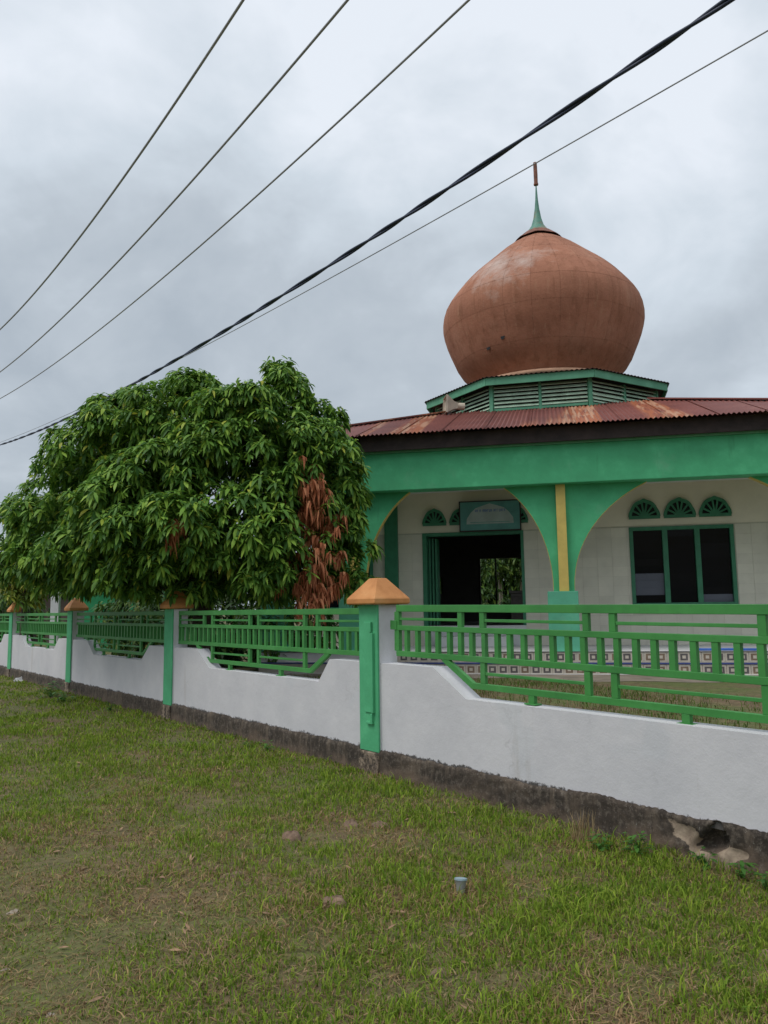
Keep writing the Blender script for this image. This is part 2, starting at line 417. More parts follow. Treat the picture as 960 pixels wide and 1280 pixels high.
def attr_mat(name, rough=0.85):
    t = NT(name); at = t.n.new('ShaderNodeVertexColor'); at.layer_name = 'tint'
    t.L(at.outputs[0], t.b.inputs['Base Color']); t.rough(rough); t.b.inputs['Specular IOR Level'].default_value = 0.2
    tr = t.n.new('ShaderNodeBsdfTranslucent'); t.L(at.outputs[0], tr.inputs[0])
    ms = t.n.new('ShaderNodeMixShader'); ms.inputs[0].default_value = 0.2
    t.L(t.b.outputs[0], ms.inputs[1]); t.L(tr.outputs[0], ms.inputs[2]); t.L(ms.outputs[0], t.out.inputs[0])
    return t.m
M['grass'] = attr_mat('grass_blades')
def soil_mat(name, green=0.5):
    t = NT(name)
    a = t.noise(0.9, 6, 0.6); b = t.noise(9, 6, 0.7)
    col = t.ramp(b, [(0.3, (0.075, 0.052, 0.026)), (0.55, (0.15, 0.102, 0.054)), (0.75, (0.26, 0.175, 0.10))])
    gm = t.mask(a, 0.36, 0.6)
    col = t.mix(t.math('MULTIPLY', gm, green), col, t.ramp(b, [(0.3, (0.045, 0.08, 0.012)), (0.7, (0.115, 0.16, 0.032))]))
    t.col(col); t.rough(0.95); t.bump(t.math('ADD', t.noise(6, 5, 0.6), t.math('MULTIPLY', b, 0.5)), 0.8, 0.05)
    return t.m
M['soil'] = soil_mat('lawn_soil', 0.6)
M['yard'] = soil_mat('yard_soil', 0.75)
M['dirt'] = plain('dirt_path', (0.21, 0.175, 0.135), 0.95, 0.3, 3.0, 0.6, 25)
M['stone'] = plain('stone', (0.34, 0.29, 0.23), 0.9, 0.25, 9.0, 0.4)
M['dry'] = plain('dry_clod', (0.19, 0.125, 0.085), 0.95, 0.4, 22.0, 0.9, 60)

# ------------------------------------------------------------------ frames of reference
S_DIR = Vector((0.6078, -0.7941, 0)); P0 = Vector((-0.1705, 8.0496, 0))     # wall line along the road
S_ANG = math.atan2(S_DIR.y, S_DIR.x)
S_IN = Vector((0.7941, 0.6078, 0))                                          # into the yard
def sw(s, inward=0.0, z=0.0): return P0 + S_DIR * s + S_IN * inward + Vector((0, 0, z))
MO = Vector((3.1322, 14.3128, 0)); MANG = R(-12)
MU = Vector((math.cos(MANG), math.sin(MANG), 0)); MV = Vector((-math.sin(MANG), math.cos(MANG), 0))
def mw(u, off, z=0.0): return MO + MU * u + MV * off + Vector((0, 0, z))
YARD = 0.44

# ------------------------------------------------------------------ ground
b = MB()
gx = np.concatenate([[-900, -200, -60], np.arange(-24, 24.1, 0.6), [60, 200, 900]])
gy = np.concatenate([[-900, -200, -40, -10], np.arange(-3, 30.1, 0.6), [60, 200, 900]])
def gz(x, y): return 0.022 * math.sin(1.7*x + 0.6*y) * math.cos(1.3*y - 0.4*x) + 0.015 * math.sin(3.9*x - 2.2*y)
def ground_z(x, y):
    d = (x - P0.x) * S_IN.x + (y - P0.y) * S_IN.y            # negative on the road side
    k = 1.0 if (abs(x) < 23 and -3 < y < 29) else 0.0
    return gz(x, y) * k * min(1, max(0, (-d) / 0.8)) - (0.0 if d < 0.3 else 0.06)
nx, ny = len(gx), len(gy)
b.add([(x, y, ground_z(x, y)) for y in gy for x in gx],
      [(j*nx+i, j*nx+i+1, (j+1)*nx+i+1, (j+1)*nx+i) for j in range(ny-1) for i in range(nx-1)])
structure(b.build('ground', M['soil'], smooth=True))
# raised yard behind the wall
b = MB()
A_ = sw(-400, 0.1, YARD); B_ = sw(120, 0.1, YARD)
b.add([A_, B_, B_ + S_IN * 600, A_ + S_IN * 600], [(0, 1, 2, 3)])
structure(b.build('yard_ground', M['yard']))
b = MB()
pl = []
for i in range(40):
    u = -7 + 15 * i / 39
    pl.append(mw(u, -1.75 - 0.25*math.sin(u*1.3) - 0.18*math.sin(u*3.1 + 1), YARD + 0.004))
for i in range(40):
    u = 8 - 15 * i / 39
    pl.append(mw(u, -0.4, YARD + 0.004))
b.add(pl, [tuple(range(80))])
structure(b.build('dirt_path', M['dirt']))

# ------------------------------------------------------------------ grass blades
def grass_mesh(name, pts, hgt, wid, cols, lean=0.6, reach=None):
    n = len(pts)
    ang = rng.uniform(0, 2*np.pi, n); la = rng.uniform(0, 2*np.pi, n)
    ln = rng.uniform(0.15, 1.0, n) * lean
    dx, dy = np.cos(ang) * wid / 2, np.sin(ang) * wid / 2
    reach = hgt if reach is None else reach
    lx, ly = np.cos(la) * ln * reach, np.sin(la) * ln * reach
    v = np.zeros((n, 5, 3), np.float32)
    v[:, 0] = pts + np.stack([-dx, -dy, 0*dx - 0.005], 1); v[:, 1] = pts + np.stack([dx, dy, 0*dx - 0.005], 1)
    mid = pts + np.stack([lx * 0.35, ly * 0.35, hgt * 0.6], 1)
    v[:, 2] = mid + np.stack([-dx*0.75, -dy*0.75, 0*dx], 1); v[:, 3] = mid + np.stack([dx*0.75, dy*0.75, 0*dx], 1)
    v[:, 4] = pts + np.stack([lx * 1.25, ly * 1.25, hgt * np.sqrt(np.clip(1 - 0.5*ln**2, 0.15, 1))], 1)
    base = (np.arange(n) * 5)[:, None]
    quads = (base + np.array([0, 1, 3, 2])).ravel(); tris = (base + np.array([2, 3, 4])).ravel()
    me = bpy.data.meshes.new(name)
    me.vertices.add(n * 5); me.vertices.foreach_set('co', v.ravel())
    loops = np.concatenate([quads, tris]).astype(np.int32)
    me.loops.add(len(loops)); me.loops.foreach_set('vertex_index', loops)
    st = np.concatenate([np.arange(n) * 4, n*4 + np.arange(n) * 3]).astype(np.int32)
    me.polygons.add(2 * n); me.polygons.foreach_set('loop_start', st)
    me.update(calc_edges=True)
    ca = me.color_attributes.new('tint', 'FLOAT_COLOR', 'POINT')
    c4 = np.ones((n, 5, 4), np.float32); c4[:, :, :3] = cols[:, None, :]
    ca.data.foreach_set('color', c4.ravel())
    me.materials.append(M['grass'])
    o = bpy.data.objects.new(name, me); COL.objects.link(o); return stuff(o)
def vnoise(x, y, s, seed):
    """smooth value noise on numpy arrays"""
    r = np.random.default_rng(seed).random((64, 64))
    x = x / s + 1000; y = y / s + 1000
    xi, yi = np.floor(x).astype(int), np.floor(y).astype(int); fx, fy = x - xi, y - yi
    fx = fx*fx*(3 - 2*fx); fy = fy*fy*(3 - 2*fy)
    g = lambda i, j: r[i % 64, j % 64]
    return (g(xi, yi)*(1-fx) + g(xi+1, yi)*fx)*(1-fy) + (g(xi, yi+1)*(1-fx) + g(xi+1, yi+1)*fx)*fy
def fbm(x, y, s, seed): return 0.55*vnoise(x, y, s, seed) + 0.3*vnoise(x, y, s/2.3, seed+1) + 0.15*vnoise(x, y, s/5, seed+2)
def ngz(x, y):
    d = (x - P0.x) * S_IN.x + (y - P0.y) * S_IN.y
    return (0.022*np.sin(1.7*x + 0.6*y)*np.cos(1.3*y - 0.4*x) + 0.015*np.sin(3.9*x - 2.2*y)) * np.clip(-d/0.8, 0, 1)
def lawn(n_try):
    # denser close to the viewer
    y = 2.0 * (24 / 2.0) ** (rng.random(n_try) ** 1.25)
    x = (rng.random(n_try) * 2 - 1) * (0.56 * y + 1.6)
    d = (x - P0.x) * S_IN.x + (y - P0.y) * S_IN.y
    k = d < -0.035
    x, y, d = x[k], y[k], d[k]
    lush = fbm(x, y, 0.9, 3); fine = fbm(x, y, 0.2, 21)
    worn = np.clip((-x - 0.35 + (4.4 - y) * 0.4) / 1.3, 0, 1) * np.clip((6.5 - y) / 2, 0, 1)     # trampled corner near the road
    dens = np.clip(0.45 + 1.3 * (lush - 0.4) + 1.3*(fine - 0.45), 0.10, 1) * (1 - 0.72 * worn)
    sd = (x - P0.x) * S_DIR.x + (y - P0.y) * S_DIR.y
    dens = np.where(d > -0.5, np.maximum(dens, 0.5), dens)
    dens = np.where((d > -0.22) & (sd > 0.3), dens * 0.45, dens)
    k = rng.random(len(x)) < dens
    x, y, d, lush, fine, worn = x[k], y[k], d[k], lush[k], fine[k], worn[k]
    n = len(x)
    h = rng.uniform(0.014, 0.050, n) * (0.35 + 0.75 * lush + 0.75 * fine) * (1 + 0.7*(rng.random(n) < 0.07)) * (1 - 0.5 * worn) * (1 + 0.5*(rng.random(n) < 0.08))
    h = np.where(d > -0.35, h * 0.95, h)
    w = rng.uniform(0.004, 0.0095, n) * (1 + np.clip((y - 6) / 9, 0, 1.6))
    dry = np.clip(1.32 - 1.95 * fbm(x, y, 0.45, 8) - 0.4 * (fine - 0.4) + 0.2*worn, 0.10, 0.92)
    dry = np.where(y > 6, dry * np.clip(1.0 - (y - 6)*0.12, 0.35, 1), dry)
    isdry = rng.random(n) < dry
    t = rng.random((n, 1)); t2 = rng.random((n, 1))
    green = (1-t)*np.array([0.09, 0.185, 0.016]) + t*np.array([0.285, 0.37, 0.042])
    tan = (1-t)*np.array([0.20, 0.125, 0.055]) + t*np.array([0.44, 0.31, 0.155])
    cols = np.where(isdry[:, None], tan, green) * (0.85 + 0.3*t2)
    h = np.where(isdry, h * 0.75, h)
    flat = isdry & (rng.random(n) < 0.7)                     # matted thatch lying on the soil
    reach = np.where(flat, rng.uniform(0.05, 0.13, n), h)
    h = np.where(flat, rng.uniform(0.008, 0.03, n), h)
    pts = np.stack([x, y, ngz(x, y)], 1)
    return pts, h, w, cols, reach
pts, h, w, cols, reach = lawn(760000); print('blades', len(pts))
grass_mesh('grass', pts, h, w, cols, 0.95, reach)
def thatch(n):
    y = 2.0 * (12 / 2.0) ** (rng.random(n) ** 1.1); x = (rng.random(n) * 2 - 1) * (0.56 * y + 1.6)
    d = (x - P0.x) * S_IN.x + (y - P0.y) * S_IN.y
    k = d < -0.06; x, y = x[k], y[k]; n = len(x)
    t = rng.random((n, 1)); g = rng.random((n, 1)) < 0.35 + 0.35*np.clip((y[:, None] - 5)/4, 0, 1)
    cols = np.where(g, (1-t)*np.array([0.11, 0.17, 0.025]) + t*np.array([0.24, 0.31, 0.05]), (1-t)*np.array([0.15, 0.095, 0.048]) + t*np.array([0.42, 0.30, 0.17]))
    return np.stack([x, y, ngz(x, y) + 0.004], 1), rng.uniform(0.004, 0.02, n), rng.uniform(0.003, 0.007, n), cols, rng.uniform(0.03, 0.11, n)
pts, h, w, cols, reach = thatch(170000)
grass_mesh('dead_grass', pts, h, w, cols, 1.0, reach)
# yard grass seen through the railing
n = 34000
s_ = rng.uniform(-6, 6, n); q_ = 0.2 + rng.random(n)**1.2 * 4.6
x = P0.x + S_DIR.x*s_ + S_IN.x*q_; y = P0.y + S_DIR.y*s_ + S_IN.y*q_
off = (x - MO.x)*MV.x + (y - MO.y)*MV.y
ln = fbm(x, y, 1.0, 5)
k = (off < -1.5) & (rng.random(n) < np.clip(ln*1.7 - 0.2, 0.05, 1))
x, y = x[k], y[k]; n = len(x)
t = rng.random((n, 1))
isd = rng.random((n, 1)) < 0.4
cols = np.where(isd, (1-t)*np.array([0.14, 0.10, 0.05]) + t*np.array([0.26, 0.2, 0.11]), (1-t)*np.array([0.05, 0.105, 0.015]) + t*np.array([0.12, 0.185, 0.03]))
grass_mesh('yard_grass', np.stack([x, y, np.full(n, YARD)], 1), rng.uniform(0.03, 0.09, n), rng.uniform(0.006, 0.012, n), cols, 0.9)

# ------------------------------------------------------------------ boundary wall, posts, railings
POSTS = [5.52, 0.0, -5.2, -10.45, -15.7, -20.9]
NOTCH = {0: (0.98, 1.41, 4.15, 4.55), 1: (-4.17, -3.74, -0.95, -0.73), 2: (-9.25, -8.85, -6.35, -6.0), 3: (-14.5, -14.1, -11.6, -11.25), 4: (-19.7, -19.3, -16.8, -16.45)}
WALL_LABEL = ['white rendered wall low in front of the yard, nearest stretch with a broken hole in its dark footing',
              'white rendered wall stretch between the nearest orange-capped post and the post shaded by the mango tree',
              'white rendered wall stretch with brown rain streaks just left of the post shaded by the mango tree',
              'white rendered wall stretch between the two bright orange caps at the far left',
              'white rendered wall stretch beyond the farthest orange-capped post at the left edge']
HOLE_S, HOLE_Z = 3.66, 0.13
for i in range(5):
    s1, s0 = POSTS[i], POSTS[i+1]
    t = empty('boundary_wall', sw((s0 + s1)/2), S_ANG)
    tag(t, WALL_LABEL[i], 'wall', 'white boundary wall stretches between the posts')
    c = (s0 + s1) / 2
    a, d_ = s0 + 0.155 - c, s1 - 0.155 - c
    nt = [q - c for q in NOTCH[i]]
    poly = [(a, 0.2), (d_, 0.2), (d_, 1.065), (nt[3], 1.065), (nt[2], 0.815), (nt[1], 0.815), (nt[0], 1.065), (a, 1.065)]
    mb = MB(); mb.prism(poly, 0.0, 0.18)
    mb.build('wall_panel', M['white_wall'], t, bevel=0.008)
    # rough footing, broken open at one place; its top ends short of the paint in a ragged line
    L0, L1 = s0 - c - (0.1 if i < 4 else 0), s1 - c + (0.0)
    nxs = max(60, int((L1 - L0) / (0.02 if i == 0 else 0.05))); rows = 14 if i == 0 else 8
    fb = MB(); vs_ = []; wear = []
    for k in range(nxs + 1):
        s = L0 + (L1 - L0) * k / nxs
        top = 0.228 + 0.006*math.sin(5.1*(s + c)) + 0.006*math.sin(13.7*(s + c) + 1) + random.uniform(-0.006, 0.006) + (0.02 if s + c > 2.5 else 0)
        for r in range(rows + 2):
            if r <= rows:
                z = -0.05 + (top + 0.05) * r / rows
                y = -0.03 - 0.008*(1 - r/rows) + 0.002*math.sin(17*s + 5*r) + random.uniform(-0.002, 0.002)
                if r == rows: y = -0.016
                wv = 0.0
                if i == 0:
                    ds, dz = (s + c) - HOLE_S, z - HOLE_Z
                    # dark pocket slanting up to the right
                    jag = 1 + 0.16*math.sin(37*s + 11*z) + 0.12*math.sin(61*z - 23*s)
                    rr = math.hypot((ds - 0.55*dz)/(0.10 - 0.15*dz), (dz - 0.0)/0.095) * jag
                    if rr < 1: y += 0.12 * (1 - rr**2) ** 0.5
                    rl = math.hypot((ds + 0.18 + 0.8*dz)/0.10, (dz + 0.01)/0.09) * jag
                    r2 = math.hypot((ds - 0.13 - 0.5*dz)/0.10, (dz + 0.06)/0.065) * jag
                    r3 = math.hypot((ds + 0.03)/0.17, (dz + 0.12)/0.05) * jag
                    wv = max(0, min(1, 3.0*(1.1 - min(rl, r2, r3)))) * 0.9
                    if rr < 0.85: wv *= 0.1
                    y += 0.022 * wv
            else:
                z, y, wv = top - 0.004, 0.03, 0.0
            vs_.append((s, y, z)); wear.append(wv)
    nr = rows + 2
    fs_ = [(k*nr + r, (k+1)*nr + r, (k+1)*nr + r + 1, k*nr + r + 1) for k in range(nxs) for r in range(nr - 1)]
    fb.add(vs_, fs_)
    fo = fb.build('footing', M['footing'], t, smooth=True)
    ca = fo.data.color_attributes.new('wear', 'FLOAT_COLOR', 'POINT')
    ca.data.foreach_set('color', np.repeat(np.array(wear, np.float32), 4))

POST_LABEL = ['post at the right end of the near railing, outside the frame',
              'nearest square post with an orange pyramid cap, green face and white sides',
              'green and white post whose orange cap is shaded under the mango tree',
              'green and white post with bright orange cap before the far green wall',
              'farthest orange-capped post with green face, near the left edge of the photo', '']
post_src = None
def make_post(i):
    t = empty('fence_post', sw(POSTS[i] + (0, 0.035, 0.06, 0.09, 0.1)[i]), S_ANG)
    tag(t, POST_LABEL[i], 'post', 'orange-capped posts along the boundary wall')
    mb = MB(); mb.box(-0.155, 0.155, -0.014, 0.215, 0.0, 1.64); mb.build('shaft', M['post_white'], t, bevel=0.006)
    mb = MB(); mb.box(-0.157, 0.157, -0.036, -0.0142, 0.205, 1.64); mb.build('front_face', M['post_green'], t, bevel=0.004)
    mb = MB(); mb.box(-0.16, 0.16, -0.056, -0.0145, -0.05, 0.2); o = mb.build('base', M['footing'], t, bevel=0.01)
    ca = o.data.color_attributes.new('wear', 'FLOAT_COLOR', 'POINT')
    for q in ca.data: q.color = (0.5,) * 4
    mb = MB(); x, y0, y1 = (0.243, -0.130, 0.320) if i == 1 else (0.205, -0.095, 0.285)
    rings = [(0.93, 1.645), (1.0, 1.655), (1.0, 1.70), (0.97, 1.712), (0.30, 1.905), (0.27, 1.912)]
    vs_ = []
    yc, yh = (y0 + y1)/2, (y1 - y0)/2
    for k, z in rings: vs_ += [(-x*k, yc - yh*k, z), (x*k, yc - yh*k, z), (x*k, yc + yh*k, z), (-x*k, yc + yh*k, z)]
    fs_ = [(0, 3, 2, 1)] + [(4*r + j, 4*r + (j+1) % 4, 4*r + 4 + (j+1) % 4, 4*r + 4 + j) for r in range(5) for j in range(4)] + [(20, 21, 22, 23)]
    mb.add(vs_, fs_); mb.build('cap', M['orange'], t, bevel=0.006)
    return t
for i in range(1, 5):
    t = make_post(i)
    if i == 1:
        mb = MB(); mb.box(-0.055, 0.075, -0.050, -0.035, 0.58, 1.47)
        mb.box(0.075, 0.105, -0.066, -0.035, 0.58, 1.36); mb.box(0.05, 0.075, -0.064, -0.035, 1.37, 1.47)
        mb.box(-0.02, 0.06, -0.063, -0.035, 0.47, 0.495); mb.box(0.055, 0.085, -0.063, -0.035, 0.47, 0.57)
        mb.build('cover_plate', M['post_green'], t, bevel=0.004)

PANEL_LABEL = ['green metal railing panel with upright balusters, nearest and in front of the porch',
               'green metal railing panel with balusters below the brown dead leaves of the mango tree',
               'green metal railing in the mango shade, just left of the shaded orange cap',
               'green metal railing panel between the two bright orange caps',
               'green metal railing panel at the left edge beyond the farthest orange cap']
def make_panel():
    t = empty('metal_railing')
    G = M['fence_green']; Lh = 2.42; D0, D1 = 0.068, 0.108
    def p(name, *boxes, bars=()):
        mb = MB()
        for q in boxes: mb.box(*q)
        for a_, b_, w_ in bars: mb.bar((a_[0], (D0+D1)/2, a_[1]), (b_[0], (D0+D1)/2, b_[1]), w_, D1 - D0)
        return mb.build(name, G, t, bevel=0.003)
    p('top_rail', (-Lh, Lh, D0 - 0.003, D1 + 0.003, 1.545, 1.61))
    p('middle_rail', (-Lh, Lh, D0 - 0.003, D1 + 0.003, 1.365, 1.412))
    p('baluster_rail', (-Lh, Lh, D0 - 0.003, D1 + 0.003, 1.115, 1.165))
    p('bottom_rail', (-1.38, 1.38, D0 - 0.002, D1 + 0.002, 0.885, 0.935))
    for sg in (-1, 1): p('diagonal_rail', bars=[((sg*1.36, 0.912), (sg*1.74, 1.125), 0.055)])
    for sg in (-1, 1): p('end_stile', (sg*2.415 - 0.035, sg*2.415 + 0.035, D0 - 0.001, D1 + 0.001, 1.165, 1.545))
    for xs in (-1.51, -1.23, -0.12, 0.12, 1.23, 1.51): p('upright', (xs - 0.028, xs + 0.028, D0 + 0.002, D1 - 0.002, 1.412, 1.545))
    for xs in (-1.23, -0.12, 0.12, 1.23): p('upright', (xs - 0.028, xs + 0.028, D0 + 0.002, D1 - 0.002, 0.935, 1.115))
    for x0, x1 in ((-2.38, -1.538), (-1.202, -0.148), (0.148, 1.202), (1.538, 2.38)):
        p('thin_rail', (x0, x1, D0 + 0.008, D1 - 0.008, 1.462, 1.487))
    for x0, x1 in ((-1.202, -0.148), (0.148, 1.202)):
        p('thin_rail', (x0, x1, D0 + 0.008, D1 - 0.008, 1.008, 1.033))
    mb = MB(); mb.box(-0.0225, 0.0225, D0 + 0.001, D1 - 0.001, 1.165, 1.365)
    bm_ = mb.mesh('baluster', [G])
    n = 31
    for k in range(n):
        ty = random.uniform(-0.012, 0.012)          # none is perfectly upright
        inst('baluster', bm_, t, (-2.27 + 4.54 * k / (n - 1) + random.uniform(-0.005, 0.005) - ty*1.265, 0, 0), (0, ty, random.uniform(-0.03, 0.03)))
    for xs in (-0.68, 0.68): p('foot', (xs - 0.03, xs + 0.03, D0, D1, 0.822, 0.885), (xs - 0.06, xs + 0.06, D0 - 0.02, D1 + 0.02, 0.812, 0.824))
    for sg in (-1, 1): p('bracket', (sg*2.455 - 0.05, sg*2.455 + 0.05, D0 - 0.01, D1 - 0.04, 1.37, 1.46))
    return t
pan = make_panel()
centres = [2.77, -2.6, -7.83, -13.07, -18.3]
def copy_tree(o):
    r = o.copy(); COL.objects.link(r)
    for ch in o.children:
        k = ch.copy(); COL.objects.link(k); k.parent = r
    return r
for i, c in enumerate(centres):
    t = pan if i == 0 else copy_tree(pan)
    t.location = sw(c); t.rotation_euler = (0, R(0.6) if i == 0 else 0, S_ANG)
    if i == 0: t.location.z = -0.0
    tag(t, PANEL_LABEL[i], 'railing', 'green metal railing panels between the posts')

# ------------------------------------------------------------------ mosque
mos = empty('mosque', MO, MANG)
tag(mos, 'green and cream mosque with arched porch, rusty roof and terracotta onion dome', 'mosque')
def part(mb, name, mats, parent=mos, **kw): return mb.build(name, mats, parent, **kw)
PF = 0.80                                    # porch floor
mb = MB(); mb.box(-5.6, 5.6, -0.3, 2.2, YARD - 0.1, PF - 0.002); part(mb, 'porch_floor', M['white'])
# beam and ledge
mb = MB(); mb.box(-5.55, 5.55, -0.25, 0.14, 3.82, 4.535); part(mb, 'beam', M['beam_green'], bevel=0.012)
mb = MB(); mb.box(-5.58, 5.58, -0.285, 0.14, 4.537, 4.60); part(mb, 'ledge', M['lightgreen'], bevel=0.006)
mb = MB(); mb.box(-5.9, 5.9, -0.42, -0.36, 4.56, 4.835)
for u in np.arange(-5.4, 5.5, 0.9): mb.box(u - 0.04, u + 0.04, -0.36, 2.0, 4.66, 4.78)
part(mb, 'fascia_board', M['dark_wood'])
mb = MB(); mb.box(-5.55, 5.55, 0.14, 2.2, 4.10, 4.16); part(mb, 'porch_ceiling', M['ceiling'])
# columns with arches: (centre, (radius left, radius right))
def arch_side(x0, rad, sgn):
    """quarter ellipse, cut off by the soffit of the beam before it levels out"""
    zb, zt, hh_ = 1.95, 3.822, 2.15
    a1 = math.asin((zt - zb) / hh_)
    return [(x0 + sgn * rad * (1 - math.cos(a1 * k / 16)), zb + hh_ * math.sin(a1 * k / 16)) for k in range(17)]
COLS = [(-5.35, 0.9, 0.9), (-3.78, 0.9, 1.75), (0.12, 1.65, 2.65), (4.92, 2.65, 0.9)]
for x0, rl, rr in COLS:
    cb = MB()
    L_ = arch_side(x0 - 0.185, rl, -1); R_ = arch_side(x0 + 0.185, rr, 1)
    # column shaft plus both spandrels as one outline: up the right side, then down the left
    poly = [(x0 - 0.185, PF), (x0 + 0.185, PF)] + R_ + L_[::-1]
    cb.prism(poly, 0.02, 0.16)
    part(cb, 'arched_column', M['beam_green'])
    for pts, sg in ((R_, 1), (L_, -1)):          # yellow-painted inside edge of the arches
        yb = MB(); q = [(pts[0][0], 1.9)] + pts
        for (xa, za), (xb, zb_) in zip(q, q[1:]):
            dx_, dz_ = xb - xa, zb_ - za; l_ = math.hypot(dx_, dz_) or 1
            ex, ez = sg * abs(dz_) / l_ * 0.008, -abs(dx_) / l_ * 0.008
            v8 = [(xa, 0.023, za), (xb, 0.023, zb_), (xb + ex, 0.023, zb_ + ez), (xa + ex, 0.023, za + ez)]
            v8 += [(p_[0], 0.163, p_[2]) for p_ in v8]
            yb.add(v8, [(0,1,2,3),(7,6,5,4),(0,4,5,1),(1,5,6,2),(2,6,7,3),(3,7,4,0)])
        part(yb, 'arch_trim', M['yellow'])
    mb = MB(); mb.box(x0 - 0.30, x0 + 0.24, -0.14, 0.30, PF, 1.87); part(mb, 'plinth', M['column_green'], bevel=0.01)
    mb = MB(); mb.box(x0 - 0.085, x0 + 0.085, -0.09, 0.02, 1.87, 3.82)
    part(mb, 'yellow_strip', M['yellow'], bevel=0.006)

# front wall with openings (boxes butted round the holes)
W0, W1 = 2.2, 2.38
DO = (-2.82, -0.65, 0.80, 3.22)              # door opening
WN = (1.5, 3.52, 1.57, 3.20)                 # window opening
WL = (-5.25, -3.93, 1.57, 3.10)
def wall_boxes(mb, y0, y1, x0, x1, z0, z1, holes):
    xs = sorted({x0, x1, *[h[0] for h in holes], *[h[1] for h in holes]})
    for xa, xb in zip(xs, xs[1:]):
        zs = [(z0, z1)]
        for h in holes:
            if h[0] <= xa + 1e-6 and h[1] >= xb - 1e-6: zs = [(z0, h[2]), (h[3], z1)]
        for za, zb in zs:
            if zb - za > 1e-4: mb.box(xa, xb, y0, y1, za, zb)
mb = MB(); wall_boxes(mb, W0, W1, -5.3, 5.3, PF, 4.1, [DO, WN, WL]); part(mb, 'front_wall', [M['cream']])
# tiled dado
tm = MB(); tm.box(-0.1475, 0.1475, W0 - 0.013, W0 - 0.004, -0.0985, 0.0985)
tmesh = tm.mesh('wall_tile', [M['wall_tile']])
gb = MB()
wall_boxes(gb, W0 - 0.0065, W0 - 0.0005, -5.29, 5.29, PF, 3.225, [DO, WN, WL]); part(gb, 'grout', M['grout'])
cnt = 0
for r in range(12):
    z = PF + 0.1 + 0.2 * r
    x = -3.357 - 0.15
    while x < 5.2:
        x += 0.3
        if x > 5.15: break
        bad = False
        for h in (DO, WN, WL):
            if x + 0.15 > h[0] - 0.001 and x - 0.15 < h[1] + 0.001 and z + 0.1 > h[2] + 0.001 and z - 0.1 < h[3] - 0.001:
                bad = True
                # trimmed tile beside the opening
                for xa, xb in ((x - 0.15, min(x + 0.15, h[0])), (max(x - 0.15, h[1]), x + 0.15)):
                    if xb - xa > 0.03:
                        inst('wall_tile', tmesh, mos, ((xa + xb)/2, 0, z), scale=((xb - xa)/0.3, 1, 1)); cnt += 1
                break
        if bad: continue
        if z < 1.0 and cnt > 280: continue
        inst('wall_tile', tmesh, mos, (x, 0, z)); cnt += 1
mb = MB(); mb.box(-3.65, -3.36, W0 - 0.09, W0 - 0.001, PF, 4.1); part(mb, 'wall_pilaster', M['frame_green'])
# door
dp = MB()
dp.box(DO[0], DO[0] + 0.09, W0 - 0.03, W1 + 0.02, 1.22, DO[3]); dp.box(DO[1] - 0.06, DO[1], W0 - 0.03, W1 + 0.02, 1.22, DO[3])
dp.box(DO[0] + 0.09, DO[1] - 0.06, W0 - 0.028, W1 + 0.018, DO[3] - 0.07, DO[3])
part(dp, 'door_frame', M['frame_green'])
mb = MB(); mb.box(DO[0], DO[1], W0 - 0.02, W1, PF, 1.22); part(mb, 'door_sill', M['white'])
for k, (xa, ya, yb_) in enumerate(((DO[0] + 0.10, 2.42, 2.95), (DO[0] + 0.17, 2.42, 2.9), (DO[0]+0.24, 2.42, 2.8))):
    mb = MB(); mb.box(xa, xa + 0.04, ya, yb_, 1.23, DO[3] - 0.1); mb.box(xa - 0.006, xa + 0.046, ya + 0.1, yb_ - 0.1, 1.4, 2.1); mb.box(xa - 0.006, xa + 0.046, ya + 0.1, yb_ - 0.1, 2.25, 3.0)
    part(mb, 'door_leaf', M['frame_green'])
mb = MB(); mb.box(-2.5, -0.95, 1.62, 2.18, PF, 1.01); part(mb, 'door_step', M['white'], bevel=0.01)
# louvred windows
def window(x0, x1, z0, z1, bays, lit):
    f = MB(); fwid = 0.075
    f.box(x0, x0 + fwid, W0 - 0.035, W1, z0, z1); f.box(x1 - fwid, x1, W0 - 0.035, W1, z0, z1)
    f.box(x0 + fwid, x1 - fwid, W0 - 0.033, W1 - 0.002, z1 - fwid, z1); f.box(x0 + fwid, x1 - fwid, W0 - 0.033, W1 - 0.002, z0, z0 + fwid)
    bw = (x1 - x0 - 2*fwid) / bays
    for k in range(1, bays): f.box(x0 + fwid + bw*k - 0.05, x0 + fwid + bw*k + 0.05, W0 - 0.031, W1 - 0.004, z0 + fwid, z1 - fwid)
    wo = part(f, 'window', M['frame_green'])
    n = 10; hz = (z1 - z0 - 2*fwid) / n
    g_ = MB()
    for k in range(bays):
        xa = x0 + fwid + bw*k + (0.05 if k else 0); xb = x0 + fwid + bw*(k+1) - (0.05 if k < bays - 1 else 0)
        for r in range(n):
            g_ = MB(); g_.box(-(xb-xa)/2 + 0.004, (xb-xa)/2 - 0.004, -0.0025, 0.0025, -hz*0.56, hz*0.56)
            o = g_.build('glass_slat', M['reflect_glass'] if (k, r) in lit else M['glass'], wo)
            tilt = 5
            o.location = ((xa+xb)/2, W0 + 0.05, z0 + fwid + hz*(r + 0.5)); o.rotation_euler = (R(tilt + random.uniform(-2, 2)), 0, 0)
    return wo
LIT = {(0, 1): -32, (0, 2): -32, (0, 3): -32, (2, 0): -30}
window(*WN[:2], *WN[2:], 3, LIT); window(*WL[:2], *WL[2:], 2, {})
